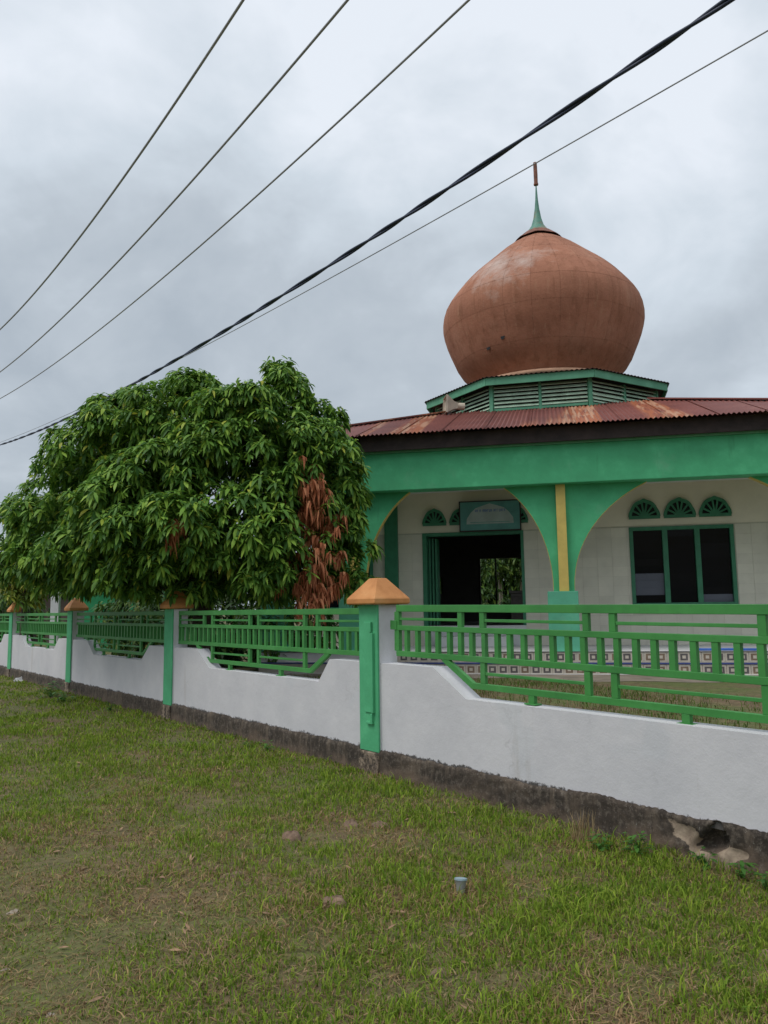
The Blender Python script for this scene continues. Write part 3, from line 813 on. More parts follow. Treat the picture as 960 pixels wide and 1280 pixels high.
# fan-shaped vents above the openings
def vent(xc, zb, w, hgt):
    N = 40
    def outline(k, scl=1.0):
        a = math.pi * k / N
        lob = 1 - 0.07 * abs(math.sin(a * 2.5 + 0)) ** 0.8 * 0 + 0.05 * abs(math.cos(a * 3)) 
        tip = 1 + 0.10 * math.exp(-((a - math.pi/2) / 0.16) ** 2)
        return (xc + math.cos(a) * w/2 * lob * scl / 1.05, zb + math.sin(a) * hgt * lob * tip * scl / 1.12)
    o_ = MB()
    out_p = [outline(k) for k in range(N + 1)]; in_p = [outline(k, 0.80) for k in range(N + 1)]
    y0, y1 = W0 - 0.06, W0 - 0.014
    for k in range(N):
        a_, b_, c_, d_ = out_p[k], out_p[k+1], in_p[k+1], in_p[k]
        v8 = [(q[0], y0, q[1]) for q in (a_, b_, c_, d_)] + [(q[0], y1, q[1]) for q in (a_, b_, c_, d_)]
        o_.add(v8, [(0,3,2,1)[::-1],(0,4,5,1),(2,6,7,3)])
    o_.box(xc - w/2*0.97, xc + w/2*0.97, y0 + 0.002, y1, zb - 0.045, zb + 0.02)
    for k in range(1, 7):
        a = math.pi * k / 7
        tx, tz = outline(int(N * k / 7), 0.84)
        o_.bar((xc + math.cos(a)*0.05, W0 - 0.042, zb + math.sin(a)*0.05), (tx, W0 - 0.042, tz), 0.034, 0.03)
    o_.prism([(xc + 0.1*math.cos(math.pi*k/10), zb + 0.1*math.sin(math.pi*k/10)) for k in range(11)], y0 + 0.004, y1)
    vo = part(o_, 'fan_vent', M['frame_green'])
    d = MB(); d.prism([outline(k, 0.9) for k in range(N + 1)], W0 - 0.013, W0 - 0.0135 + 0.008)
    d.build('vent_shade_plate', M['dark'], vo)  # near-black plate painted as the shade of the cavity, wall stays closed
for xc in (1.82, 2.51, 3.19): vent(xc, 3.41, 0.63, 0.38)
for xc in (-2.545, -1.955, -1.365, -0.8): vent(xc, 3.42, 0.53, 0.34)

# prayer hall behind the wall
HB = 8.6
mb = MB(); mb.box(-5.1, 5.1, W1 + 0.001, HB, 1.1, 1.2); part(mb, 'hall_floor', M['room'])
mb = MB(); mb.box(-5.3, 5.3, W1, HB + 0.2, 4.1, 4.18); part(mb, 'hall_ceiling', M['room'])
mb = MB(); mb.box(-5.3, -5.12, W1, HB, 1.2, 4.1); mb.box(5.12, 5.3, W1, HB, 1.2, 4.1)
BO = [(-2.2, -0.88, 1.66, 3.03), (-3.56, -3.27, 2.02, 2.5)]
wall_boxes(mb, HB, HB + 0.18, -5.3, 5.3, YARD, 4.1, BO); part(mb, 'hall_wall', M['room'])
mb = MB()
for h in BO: mb.box(h[0], h[0] + 0.05, HB - 0.02, HB + 0.1, h[2], h[3]); mb.box(h[1] - 0.05, h[1], HB - 0.02, HB + 0.1, h[2], h[3])
mb.box(-1.72, -1.68, HB, HB + 0.08, 1.66, 3.03)
part(mb, 'hall_window_frame', M['dark_wood'])
# lectern inside
mb = MB(); mb.box(-1.1, -0.72, 4.9, 5.3, 1.2, 1.93); mb.box(-1.14, -0.68, 4.86, 5.34, 1.93, 2.0); mb.box(-1.16, -0.66, 4.84, 5.36, 1.2, 1.3)
mb.box(-1.06, -0.76, 4.885, 4.9, 1.4, 1.85)
o = mb.build('lectern', M['tile_brown'], bevel=0.01); o.location = MO; o.rotation_euler = (0, 0, MANG)
tag(o, 'dark brown wooden lectern standing inside the open mosque door', 'lectern')

# porch steps faced with patterned tiles
def tile_mesh(name, mats, w, hgt, y):
    q = MB(); q.box(-w/2 + 0.004, w/2 - 0.004, y - 0.012, y, -hgt/2 + 0.004, hgt/2 - 0.004, 0)
    q.box(-w*0.33, w*0.33, y - 0.0135, y - 0.01, -hgt*0.33, hgt*0.33, 1)
    q.box(-w*0.15, w*0.15, y - 0.015, y - 0.011, -hgt*0.15, hgt*0.15, 0)
    return q.mesh(name, mats)
stp = MB(); stp.box(-5.5, 5.6, -0.62, -0.302, YARD - 0.1, 0.615); stp_o = part(stp, 'porch_step', M['tile_cream'])
ms_ = [tile_mesh('step_tile', [M['tile_cream'], mm], 0.185, 0.17, 0) for mm in (M['tile_dark'], M['tile_brown'], M['tile_dark'])]
x = -3.6
while x < 5.5:
    inst('step_tile', random.choice(ms_), stp_o, (x, -0.622, 0.522)); x += 0.187
x = -3.55
while x < 5.5:
    inst('step_tile', random.choice(ms_), stp_o, (x, -0.302, 0.715)); x += 0.187
mb = MB(); mb.box(-5.5, 5.6, -0.645, -0.60, 0.617, 0.64); part(mb, 'blue_nosing', M['tile_blue'])
mb = MB(); mb.box(-5.5, 5.6, -0.66, -0.62, YARD, 0.452); part(mb, 'step_skirting', M['white'])
# tread mosaic
mt = MB()
for k in range(150):
    xx = -4.5 + 10*k/150
    for r in range(4):
        if (k + r) % 2: mt.box(xx, xx + 0.055, -0.56 + 0.06*r, -0.51 + 0.06*r, 0.615, 0.621)
o = part(mt, 'tread_mosaic', M['tile_brown'], stp_o); stuff(o)
mb = MB(); mb.box(-5.55, 5.55, -0.325, -0.29, PF - 0.001, PF + 0.012); part(mb, 'floor_nosing', M['tile_dark'])

# corrugated hip roof: four slopes of separate sheets
HS, RC, EZ, AZ = 5.9, 5.3, 4.84, 6.85
UC = -0.1
SL = (AZ - EZ) / HS
TOPD = 3.62                                   # slope length in plan from eave to the drum
rows_z = lambda q: EZ + SL * q
sheetpieces = 0
for side in range(4):
    ang = side * math.pi / 2
    x = -HS
    wsheet = 0.80; idx = 0
    while x < HS - 1e-4:
        xe = min(x + wsheet, HS)
        n = max(4, int(round((xe - x) / 0.04)))
        sb = MB(); vs_ = []
        lift = 0.004 * (idx % 2)
        for k in range(n + 1):
            xx = x + (xe - x + (0.03 if xe < HS - 0.01 else 0)) * k / n
            top = min(TOPD, HS - abs(min(max(xx, -HS), HS)))
            wave = 0.017 * math.cos(2*math.pi*(k if n < 20 else k) / 2.0)
            for q in (-0.04 + random.uniform(-0.012, 0.012) * (k % 4 == 0), max(0.02, top * 0.5), max(0.04, top)):
                vs_.append((xx, -(HS - q), rows_z(q) + wave + lift))
        sb.add(vs_, [(3*k + r, 3*k + 3 + r, 3*k + 4 + r, 3*k + 1 + r) for k in range(n) for r in range(2)])
        o = sb.build('roof_sheet', M['roof'], mos)
        o.location = (UC, RC, 0); o.rotation_euler = (0, 0, ang)
        so_ = o.modifiers.new('thick', 'SOLIDIFY'); so_.thickness = 0.004; so_.offset = -1
        x = xe; idx += 1
# hip cappings
for k in range(4):
    mb = MB()
    a = math.pi/4 + k*math.pi/2
    c0 = Vector((UC + HS*math.sqrt(2)*math.cos(a), RC + HS*math.sqrt(2)*math.sin(a), EZ + 0.03))
    c1 = Vector((UC + (HS-TOPD)*math.sqrt(2)*math.cos(a), RC + (HS-TOPD)*math.sqrt(2)*math.sin(a), rows_z(TOPD) + 0.03))
    mb.bar(c0, c1, 0.24, 0.03, nrm=(0, 0, 1)); part(mb, 'hip_capping', M['roof'])
# drum, louvres, octagonal eave
PH = R(-2)
def oct_pt(rad, k, z): a = R(22.5*k) + PH; return Vector((UC + rad*math.sin(a), RC - rad*math.cos(a), z))
RW, ZB, ZT = 2.80, 5.9, 6.56
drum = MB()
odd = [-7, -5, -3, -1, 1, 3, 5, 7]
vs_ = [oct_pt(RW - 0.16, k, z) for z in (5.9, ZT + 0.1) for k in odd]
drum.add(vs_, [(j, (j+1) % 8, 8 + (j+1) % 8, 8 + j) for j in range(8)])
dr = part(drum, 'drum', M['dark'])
slat = MB(); 
for k in odd:
    a_, b_ = oct_pt(RW, k, 0), oct_pt(RW, k + 2, 0)
    dirn = (b_ - a_).normalized(); nrm = Vector((dirn.y, -dirn.x, 0)); ln_ = (b_ - a_).length
    mb = MB(); p_ = oct_pt(RW, k, 0); rad_ = Vector((p_.x - UC, p_.y - RC, 0)).normalized()
    mb.bar(p_ + Vector((0, 0, 5.93)), p_ + Vector((0, 0, ZT)), 0.085, 0.085, nrm=rad_); mb.build('louvre_post', M['fascia_green'], dr)
    mid = (a_ + b_) / 2
    mb = MB(); mb.bar(mid + Vector((0, 0, 5.93)), mid + Vector((0, 0, ZT)), 0.06, 0.07, nrm=nrm); mb.build('louvre_post', M['fascia_green'], dr)
    mb = MB(); mb.bar(a_ + dirn*0.05 + Vector((0,0,6.0)), b_ - dirn*0.05 + Vector((0,0,6.0)), 0.06, 0.06, nrm=nrm); mb.build('bottom_rail', M['fascia_green'], dr)
    for hf in range(2):
        s0 = a_ + dirn * (0.05 if hf == 0 else ln_/2 + 0.035); s1 = a_ + dirn * (ln_/2 - 0.035 if hf == 0 else ln_ - 0.05)
        for r in range(6):
            z = 6.07 + 0.088 * r
            mb = MB()
            t_ = (s1 - s0).normalized(); o_n = nrm * 0.045; 
            pts4 = [s0, s1]
            lo = Vector((0, 0, z - 0.03)); hi = Vector((0, 0, z + 0.03))
            if k == 1 and r in (1, 2): lo = lo + Vector((0, 0, -0.02)); 
            v8 = [s0 + lo + o_n, s1 + lo + o_n, s1 + hi - o_n*0.6, s0 + hi - o_n*0.6]
            th = Vector((0, 0, 0.012))
            v8 = v8 + [q + th for q in v8]
            mb.add(v8, [(3,2,1,0),(4,5,6,7),(0,1,5,4),(1,2,6,5),(2,3,7,6),(3,0,4,7)])
            mb.build('louvre_slat', M['louvre'], dr)
RE, ZE = 3.06, 6.72
ev = MB()
for j, k in enumerate(odd):
    a_, b_ = oct_pt(RE, k, 0), oct_pt(RE, k + 2, 0)
    dirn = (b_ - a_).normalized(); nrm = Vector((dirn.y, -dirn.x, 0))
    fb = MB(); fb.bar(a_ + Vector((0,0,ZE - 0.115)), b_ + Vector((0,0,ZE - 0.115)), 0.17, 0.03, nrm=nrm)
    fb.build('eave_board', M['fascia_green'], dr)
so_b = MB()
vs_ = [oct_pt(RE - 0.02, k, ZE - 0.06) for k in odd] + [oct_pt(RW - 0.3, k, ZE - 0.06) for k in odd]
so_b.add(vs_, [(j, 8 + j, 8 + (j+1) % 8, (j+1) % 8) for j in range(8)]); so_b.build('soffit', M['dark_wood'], dr)
for j, k in enumerate(odd):                    # corrugated skirt roof
    sb = MB(); vs_ = []; n = 44
    a0_, b0_ = oct_pt(RE + 0.07, k, ZE - 0.02), oct_pt(RE + 0.07, k + 2, ZE - 0.02)
    a1_, b1_ = oct_pt(1.7, k, ZE + 0.21), oct_pt(1.7, k + 2, ZE + 0.21)
    for q in range(n + 1):
        t_ = q / n; wv = Vector((0, 0, 0.014 * (1 if q % 2 else -1)))
        vs_ += [a0_.lerp(b0_, t_) + wv, a1_.lerp(b1_, t_) + wv]
    sb.add(vs_, [(2*q, 2*q + 2, 2*q + 3, 2*q + 1) for q in range(n)])
    o = sb.build('skirt_sheet', M['dark_wood'], dr)
    q_ = o.modifiers.new('thick', 'SOLIDIFY'); q_.thickness = 0.004
# onion dome of overlapping sheet panels
PROF = [(1.48, 6.9), (1.80, 7.25), (2.115, 7.6), (2.305, 8.0), (2.46, 8.4), (2.535, 8.8), (2.455, 9.2), (2.185, 9.6), (1.835, 10.0), (1.38, 10.4), (0.92, 10.8), (0.485, 11.1), (0.21, 11.32)]
zr = np.array([q[1] for q in PROF]); rr_ = np.array([q[0] for q in PROF])
def catmull(z):
    i = int(np.clip(np.searchsorted(zr, z) - 1, 0, len(zr) - 2))
    p1, p2 = rr_[i], rr_[i+1]; z1, z2 = zr[i], zr[i+1]
    m1 = (rr_[min(i+1, len(zr)-1)] - rr_[max(i-1, 0)]) / (zr[min(i+1, len(zr)-1)] - zr[max(i-1, 0)])
    m2 = (rr_[min(i+2, len(zr)-1)] - rr_[i]) / (zr[min(i+2, len(zr)-1)] - zr[i])
    h_ = z2 - z1; t_ = (z - z1) / h_
    return (2*t_**3 - 3*t_**2 + 1)*p1 + (t_**3 - 2*t_**2 + t_)*h_*m1 + (-2*t_**3 + 3*t_**2)*p2 + (t_**3 - t_**2)*h_*m2
db = MB(); db.lathe([(catmull(z) - 0.012, z) for z in np.linspace(6.9, 11.32, 40)], 72)
dome = part(db, 'dome', M['dome'], smooth=True); dome.location = (UC, RC, 0)
cuts = [6.92, 7.75, 8.55, 9.2, 9.78, 10.3, 10.75, 11.31]
NSEC = 24
for r in range(len(cuts) - 1):
    za, zb = cuts[r], cuts[r+1]
    g_ = 0.0014 / max(catmull((za + zb)/2), 0.5) * 1.4
    pm = MB()
    prof = [(catmull(z) + 0.001 + 0.002*(1 - j/4), z) for j, z in enumerate(np.linspace(za - 0.012 * (r > 0), zb, 5))]
    pm.lathe(prof, 4, a0=-math.pi/NSEC + g_, a1=math.pi/NSEC - g_)
    pmm = pm.mesh('dome_panel', [M['dome']], smooth=True)
    nrm_ = []
    for v_ in pm.v:                              # true surface normals, so neighbouring sheets shade alike
        e_ = 0.02; z_ = min(max(v_[2], 6.93), 11.29); k_ = -(catmull(z_ + e_) - catmull(z_ - e_)) / (2*e_)
        rr0 = math.hypot(v_[0], v_[1]) or 1
        q_ = Vector((v_[0]/rr0, v_[1]/rr0, k_)).normalized(); nrm_.append(q_[:])
    pmm.normals_split_custom_set_from_vertices(nrm_)
    for k in range(NSEC): inst('dome_panel', pmm, dome, rot=(0, 0, 2*math.pi*(k + 0.5*(r % 2) * 0)/NSEC + 0.05))
for ax, az in ((-1.98, 7.86), (-2.18, 7.72)):
    a = ax
    hb = MB(); rad = catmull(az) + 0.008
    cpt = Vector((rad*math.cos(a), rad*math.sin(a), az)); nrm = Vector((math.cos(a), math.sin(a), 0)); tq = Vector((-math.sin(a), math.cos(a), 0))
    hb.add([cpt + tq*0.055*math.cos(2*math.pi*k/10) + Vector((0,0,0.055))*math.sin(2*math.pi*k/10) + nrm*0.004 for k in range(10)], [tuple(range(10))])
    hb.build('dome_hole_disc', M['dark'], dome)  # flat dark disc, its colour standing in for shade inside a hole
fb = MB(); fp = [(0.50, 11.13), (0.40, 11.23), (0.27, 11.37), (0.165, 11.52), (0.105, 11.72), (0.06, 12.0), (0.036, 12.25), (0.022, 12.5), (0.012, 12.70), (0.012, 12.74)]
fb.lathe(fp, 24, center=(UC, RC)); fo = part(fb, 'finial', M['finial'], smooth=True)
skb = MB()                                     # ragged rusty flashing under the finial
vs_ = []
for k in range(48):
    a = 2*math.pi*k/48; q = 0.60 + 0.035*math.cos(6*a) + random.uniform(-0.008, 0.008)
    vs_ += [(UC + 0.36*math.cos(a), RC + 0.36*math.sin(a), 11.285), (UC + q*math.cos(a), RC + q*math.sin(a), 11.285 - (q - 0.36)*0.84)]
skb.add(vs_, [(2*k, 2*k + 1, (2*k + 3) % 96, (2*k + 2) % 96) for k in range(48)])
sk_ = skb.build('flashing', M['rust'], fo); q_ = sk_.modifiers.new('thick', 'SOLIDIFY'); q_.thickness = 0.012; q_.offset = 1
mr = MB(); mr.lathe([(1.45, 6.98), (1.80, 6.93), (2.05, 6.90), (2.13, 6.96), (2.02, 7.055), (1.72, 7.10), (1.5, 7.1)], 48, center=(UC, RC))
mr.build('mortar_ring', M['mortar'], dr, smooth=True)
rb = MB(); rb.tube([(UC, RC, 12.70), (UC, RC, 12.95), (UC - 0.005, RC, 13.29)], [0.05, 0.052, 0.048], 10); rb.tube([(UC, RC, 12.66), (UC, RC, 12.70)], 0.062, 10)
rb.build('finial_rod', M['rust'], fo)

# signboard over the door
sg = empty('signboard', mw(-1.335, 2.08, 3.54), MANG)
tag(sg, 'dark teal signboard with a pale arched panel and blue lettering hung above the door', 'sign')
M['sign'] = plain('sign_teal', (0.10, 0.30, 0.28), 0.5, 0.2, 3.0)
M['sign_pale'] = plain('sign_pale', (0.38, 0.45, 0.44), 0.5, 0.14, 4.0)
M['sign_blue'] = plain('sign_blue', (0.06, 0.13, 0.42), 0.5)
mb = MB(); mb.box(-0.63, 0.63, -0.02, 0.02, -0.305, 0.305); mb.build('board', M['sign'], sg)
fr = MB(); fr.box(-0.655, 0.655, -0.03, 0.03, 0.305, 0.33); fr.box(-0.655, 0.655, -0.03, 0.03, -0.33, -0.305); fr.box(-0.655, -0.63, -0.029, 0.029, -0.305, 0.305); fr.box(0.63, 0.655, -0.029, 0.029, -0.305, 0.305)
fr.build('sign_frame', M['dark_wood'], sg)
pv = [(-0.5, -0.17), (0.5, -0.17), (0.49, -0.05), (0.40, 0.08), (0.30, 0.17), (0.15, 0.22), (0.0, 0.265), (-0.15, 0.22), (-0.30, 0.17), (-0.40, 0.08), (-0.49, -0.05)]
mb = MB(); mb.prism(pv, -0.0235, -0.0205); mb.build('arch_panel', M['sign_pale'], sg)
mb = MB()
for g0, nlet in ((-0.31, 2), (-0.215, 1), (-0.15, 6), (0.085, 3), (0.20, 4)):
    for q in range(nlet):
        xx = g0 + 0.034 * q; kind = random.randrange(4)
        mb.box(xx, xx + 0.007, -0.026, -0.0238, 0.085, 0.14)
        if kind != 0: mb.box(xx + 0.018, xx + 0.025, -0.026, -0.0238, 0.085, 0.14)
        if kind in (1, 2): mb.box(xx + 0.007, xx + 0.018, -0.0258, -0.0238, 0.108, 0.117)
        if kind in (0, 2): mb.box(xx + 0.007, xx + 0.024, -0.0258, -0.0238, 0.131, 0.14)
        if kind == 3: mb.box(xx + 0.007, xx + 0.018, -0.0258, -0.0238, 0.085, 0.094)
mb.build('lettering', M['sign_blue'], sg)
mb = MB()
mb.box(-0.42, 0.42, -0.0262, -0.0238, -0.14, -0.128); mb.box(-0.05, 0.06, -0.0262, -0.0238, -0.185, -0.172)
mb.build('small_text_line', M['sign'], sg)

# loudspeaker on the roof
hp = mw(-2.24, 2.75, rows_z(3.35) - 0.0)
hs = empty('horn_loudspeaker', hp, MANG)
tag(hs, 'weathered beige horn loudspeaker on the rusty roof beside the green louvres', 'loudspeaker')
hd = Vector((-0.93, -0.32, 0.05)).normalized()
c0 = Vector((0, 0, 0.2))
def sq_ring(c, half, t_):
    a_ = t_.cross(Vector((0, 0, 1))).normalized(); b_ = a_.cross(t_)
    return [c + a_*half*sx + b_*half*sy for sx, sy in ((-1,-1),(1,-1),(1,1),(-1,1))]
mb = MB()
rings = [(0.10, 0.20), (0.06, 0.195), (0.04, 0.175), (-0.10, 0.085), (-0.24, 0.05)]
vs_ = []
for dd, hf in rings: vs_ += sq_ring(c0 + hd*dd, hf, hd)
mb.add(vs_, [(4*r + j, 4*r + 4 + j, 4*r + 4 + (j+1) % 4, 4*r + (j+1) % 4) for r in range(4) for j in range(4)] + [(16, 17, 18, 19)])
q_ = mb.build('horn', M['horn'], hs); sm_ = q_.modifiers.new('thick', 'SOLIDIFY'); sm_.thickness = 0.01
mb = MB(); mb.tube([c0 - hd*0.2, c0 - hd*0.36], 0.085, 12); mb.build('driver', M['horn'], hs)
mb = MB(); mb.box(-0.03, 0.03, -0.03, 0.03, -0.03, 0.14); mb.bar((0.0, 0, 0.1), (0.17, 0.07, 0.12), 0.03, 0.03, nrm=(0,0,1)); mb.build('bracket', M['wire'], hs)

# blue pipe lying on the porch edge
mb = MB(); mb.tube([mw(2.25, -0.12, PF + 0.03), mw(2.8, -0.13, PF + 0.032), mw(3.4, -0.15, PF + 0.028)], 0.022, 8)
tag(mb.build('blue_pipe', M['plastic_blue'], smooth=True), 'blue plastic pipe lying along the porch floor edge below the window', 'pipe')

# ------------------------------------------------------------------ mango tree
def rosette(seed, n=13, L=0.27, droop=0.55, tilt=None):
    rd = random.Random(seed); mb = MB()
    tl = rd.uniform(0.2, 1.2) if tilt is None else tilt
    ax = Vector((math.sin(tl), 0, math.cos(tl)))
    e1 = Vector((0, 1, 0)); e2 = ax.cross(e1)
    for k in range(n):
        a = k * 2.399 + rd.uniform(-0.3, 0.3)
        lift = rd.uniform(-0.1, 0.65)
        dr_ = (e1*math.cos(a) + e2*math.sin(a) + ax*lift).normalized()
        ll = L * rd.uniform(0.6, 1.3); base = ax * (0.10 * k / n)
        side = dr_.cross(Vector((0, 0, 1)))
        side = side.normalized() if side.length > 0.05 else e1
        tw = rd.uniform(-0.5, 0.5); nn_ = side.cross(dr_); side = side*math.cos(tw) + nn_*math.sin(tw)
        dp_ = droop * rd.uniform(0.5, 1.5); hw_ = 0.024 * rd.uniform(0.8, 1.2)
        vs_ = []
        for t_, wd in ((0.04, 0.10), (0.3, 0.85), (0.62, 0.95), (0.86, 0.45)):
            p_ = base + dr_*ll*t_*(1 - 0.2*t_) + Vector((0, 0, -ll*dp_*t_*t_))
            vs_ += [p_ - side*wd*hw_, p_ + side*wd*hw_]
        vs_.append(base + dr_*ll*0.82 + Vector((0, 0, -ll*dp_)))
        mb.add(vs_, [(0,1,3,2),(2,3,5,4),(4,5,7,6),(6,7,8)])
    return mb
NV = 12
ros_up = [rosette(100 + k, n=13, L=0.182, droop=0.42, tilt=0.15 + 0.1*k) for k in range(NV)]
ros_dead = [rosette(300 + k, n=10, L=0.15, droop=1.5, tilt=1.2 + 0.1*k) for k in range(4)]
ros_up_np = [(np.array(r.v), r.f) for r in ros_up]
# crown lobes (centre, radii)
LOBES = [((-5.5, 14.4, 3.45), (1.02, 1.05, 1.08)), ((-4.45, 13.6, 4.2), (1.20, 1.15, 1.1)), ((-3.35, 13.2, 4.7), (1.0, 1.05, 0.92)),
         ((-1.78, 13.0, 5.2), (0.46, 0.44, 0.62)), ((-1.72, 13.0, 5.62), (0.30, 0.30, 0.36)), ((-2.2, 12.6, 4.05), (1.15, 1.05, 1.15)), ((-1.25, 12.6, 3.75), (0.72, 0.8, 0.78)),
         ((-3.2, 12.3, 3.0), (1.45, 1.1, 1.2)), ((-1.95, 12.0, 2.6), (0.95, 0.85, 0.9)), ((-0.98, 12.2, 2.5), (0.50, 0.55, 0.75)),
         ((-5.35, 14.0, 2.8), (1.1, 1.05, 0.9)), ((-6.7, 15.2, 2.95), (0.68, 0.65, 0.8)), ((-6.75, 15.3, 3.6), (0.42, 0.5, 0.45)), ((-5.0, 13.9, 2.45), (0.9, 0.7, 0.5)), ((-2.6, 13.0, 4.85), (0.5, 0.5, 0.42)), ((-5.9, 14.7, 2.55), (0.75, 0.7, 0.45)), ((-1.05, 12.9, 4.75), (0.32, 0.3, 0.36)), ((-3.3, 13.1, 5.42), (0.40, 0.40, 0.32)),
         ((-4.2, 13.0, 2.75), (1.15, 0.95, 0.9)), ((-5.1, 13.9, 4.6), (0.55, 0.5, 0.5)), ((-4.3, 13.3, 4.85), (0.6, 0.55, 0.5)), ((-6.05, 14.9, 4.15), (0.28, 0.28, 0.28)), ((-0.35, 12.2, 2.0), (0.26, 0.25, 0.28)), ((-0.52, 12.3, 2.2), (0.34, 0.3, 0.55)), ((-0.68, 12.5, 3.5), (0.36, 0.35, 0.42)), ((-0.55, 12.4, 2.85), (0.26, 0.3, 0.3))]
spots = []
HULL = [(np.array(c_), np.array(r_)) for c_, r_ in LOBES]
def keep(p_):
    if p_[2] < (1.95 if p_[0] < -4.4 else 1.75): return False
    # hollow kept for the bunch of dead foliage on the porch side
    if abs(p_[0] + 1.12) < 0.22 and 1.6 < p_[2] < 3.5 and p_[1] < 12.2 and rng.random() < 0.9: return False
    return True
for c_, r_ in HULL:
    r_ = r_ - 0.10
    area = r_[0]*r_[1] + r_[0]*r_[2] + r_[1]*r_[2]
    for k in range(max(5, int(17 * area))):       # branch ends, each carrying a rounded tuft of rosettes
        d_ = rng.normal(size=3); d_ /= np.linalg.norm(d_)
        q = c_ + d_*r_*rng.uniform(0.80, 1.04)
        if any(np.sum(((q - c2)/r2)**2) < 0.62 for c2, r2 in HULL if c2 is not c_): continue
        tr_ = min(rng.uniform(0.22, 0.42), 0.75*r_.min())
        n_ = int(11 + 115*tr_*tr_)
        for m_ in range(n_):
            e_ = rng.normal(size=3) + 0.7*d_ + np.array([0, 0, 0.35]); e_ /= np.linalg.norm(e_)
            p_ = q + e_*tr_*np.array([1.1, 1.1, 0.8])*rng.uniform(0.75, 1.05)
            if keep(p_): spots.append((p_, e_))
    for k in range(int(44 * area)):               # foliage inside the crown
        d_ = rng.normal(size=3); d_ /= np.linalg.norm(d_)
        p_ = c_ + d_*r_*rng.uniform(0.35, 0.85)
        if keep(p_): spots.append((p_, d_))
# gentle clumping: rosettes pulled toward twig ends
crown = empty('mango_tree', (-3.1, 13.3, YARD))
tag(crown, 'wide mango tree with drooping green leaves and bunches of dead brown foliage', 'tree')
TO = Vector((-3.1, 13.3, YARD))
cam_xy = np.array([0, 0, 1.6])
def front_key(s):
    p_, d_ = s
    v_ = cam_xy - p_; dist = np.linalg.norm(v_)
    return -(np.dot(d_, v_ / dist)) * 2 + dist * 0.25
spots.sort(key=front_key)
# 300 rosettes facing the viewer are parts, the rest is one mass
order = spots[:900]; random.shuffle(order)
parts_, rest = order[:300], order[300:] + spots[700:]
ros_mesh = [r.mesh('leaf_cluster', [M['leaf']]) for r in ros_up]
def pick(d_):
    """variant by how far its twig leans, and yaw so that it leans outward"""
    tilt = math.acos(max(-1, min(1, d_[2]))) * 0.75
    k = int(np.clip(round((tilt - 0.15) / 0.1 + rng.normal()*1.2), 0, NV - 1))
    return k, math.atan2(d_[1], d_[0]) + rng.normal()*0.35
for p_, d_ in parts_:
    k, yaw = pick(d_); sc = rng.uniform(0.85, 1.2)
    inst('leaf_cluster', ros_mesh[k], crown, Vector(p_) - TO, (0, 0, yaw), (sc, sc, sc))
def merged(name, items, variants, mat, parent, origin, scl=(0.8, 1.2), pickf=pick):
    V, F, nv = [], [], 0
    for p_, d_ in items:
        k, yaw = pickf(d_); v0, f0 = variants[k]; sc = rng.uniform(*scl)
        c_, s_ = math.cos(yaw)*sc, math.sin(yaw)*sc
        vv = np.stack([v0[:, 0]*c_ - v0[:, 1]*s_, v0[:, 0]*s_ + v0[:, 1]*c_, v0[:, 2]*sc], 1) + (np.array(p_) - np.array(origin))
        V.append(vv); F.extend([[i + nv for i in f] for f in f0]); nv += len(v0)
    me = bpy.data.meshes.new(name); me.from_pydata(np.concatenate(V).tolist(), [], F); me.materials.append(mat); me.update()
    o = bpy.data.objects.new(name, me); COL.objects.link(o)
    if parent is not None: o.parent = parent
    return o
stuff(merged('crown', rest, ros_up_np, M['leaf'], crown, TO))
print('rosettes', len(spots))
dead_np = [(np.array(r.v), r.f) for r in ros_dead]
dead_lists = []
for bx_, by_, bz_, br_, bh_, bn_ in ((-1.05, 11.9, 3.62, 0.10, 0.13, 16), (-0.92, 11.8, 3.45, 0.10, 0.22, 26), (-0.80, 11.78, 3.5, 0.09, 0.25, 26), (-0.95, 11.85, 3.05, 0.12, 0.22, 28),
        (-0.78, 11.8, 3.1, 0.09, 0.18, 18), (-1.13, 11.9, 2.95, 0.07, 0.2, 14), (-0.66, 11.8, 2.75, 0.075, 0.16, 16), (-0.88, 11.8, 2.62, 0.09, 0.13, 12), (-1.22, 11.9, 2.45, 0.07, 0.16, 12),
        (-0.55, 11.9, 2.45, 0.075, 0.1, 9), (-0.84, 11.72, 2.3, 0.10, 0.2, 24), (-0.93, 11.7, 2.0, 0.11, 0.22, 30), (-0.82, 11.7, 1.75, 0.10, 0.2, 24), (-0.70, 11.75, 2.1, 0.07, 0.18, 14),
        (-0.58, 11.9, 1.95, 0.07, 0.12, 10), (-1.05, 11.8, 1.72, 0.06, 0.12, 9), (-1.3, 11.9, 3.2, 0.05, 0.1, 8), (-0.5, 12.0, 3.0, 0.05, 0.12, 9), (-1.32, 11.8, 2.0, 0.05, 0.1, 7), (-0.42, 11.9, 2.15, 0.05, 0.09, 7), (-2.95, 11.3, 2.9, 0.07, 0.12, 9), (-3.05, 11.3, 2.72, 0.07, 0.1, 7)):
    dead_lists.append(((bx_ - (0.2 if bx_ > -2 else 0), by_ - 0.05, bz_), (br_*1.55, br_*1.8, bh_*1.15), bn_))
for c_, r_, n in dead_lists:
    it = []
    for k in range(max(4, int(n*0.62))):
        q = rng.normal(size=3) * 0.62
        it.append((np.array(c_) + q*np.array(r_), np.array([rng.normal(), rng.normal(), -0.3])))
    o = stuff(merged('dead_leaf_bunch', it, dead_np, M['dead_leaf'], crown, TO, (0.55, 0.9), lambda d_: (int(rng.integers(0, 4)), rng.uniform(0, 6.28))))
tb = MB()
def limb(pts, r0, r1): tb.tube([Vector(p_) - TO for p_ in pts], list(np.linspace(r0, r1, len(pts))), 8)
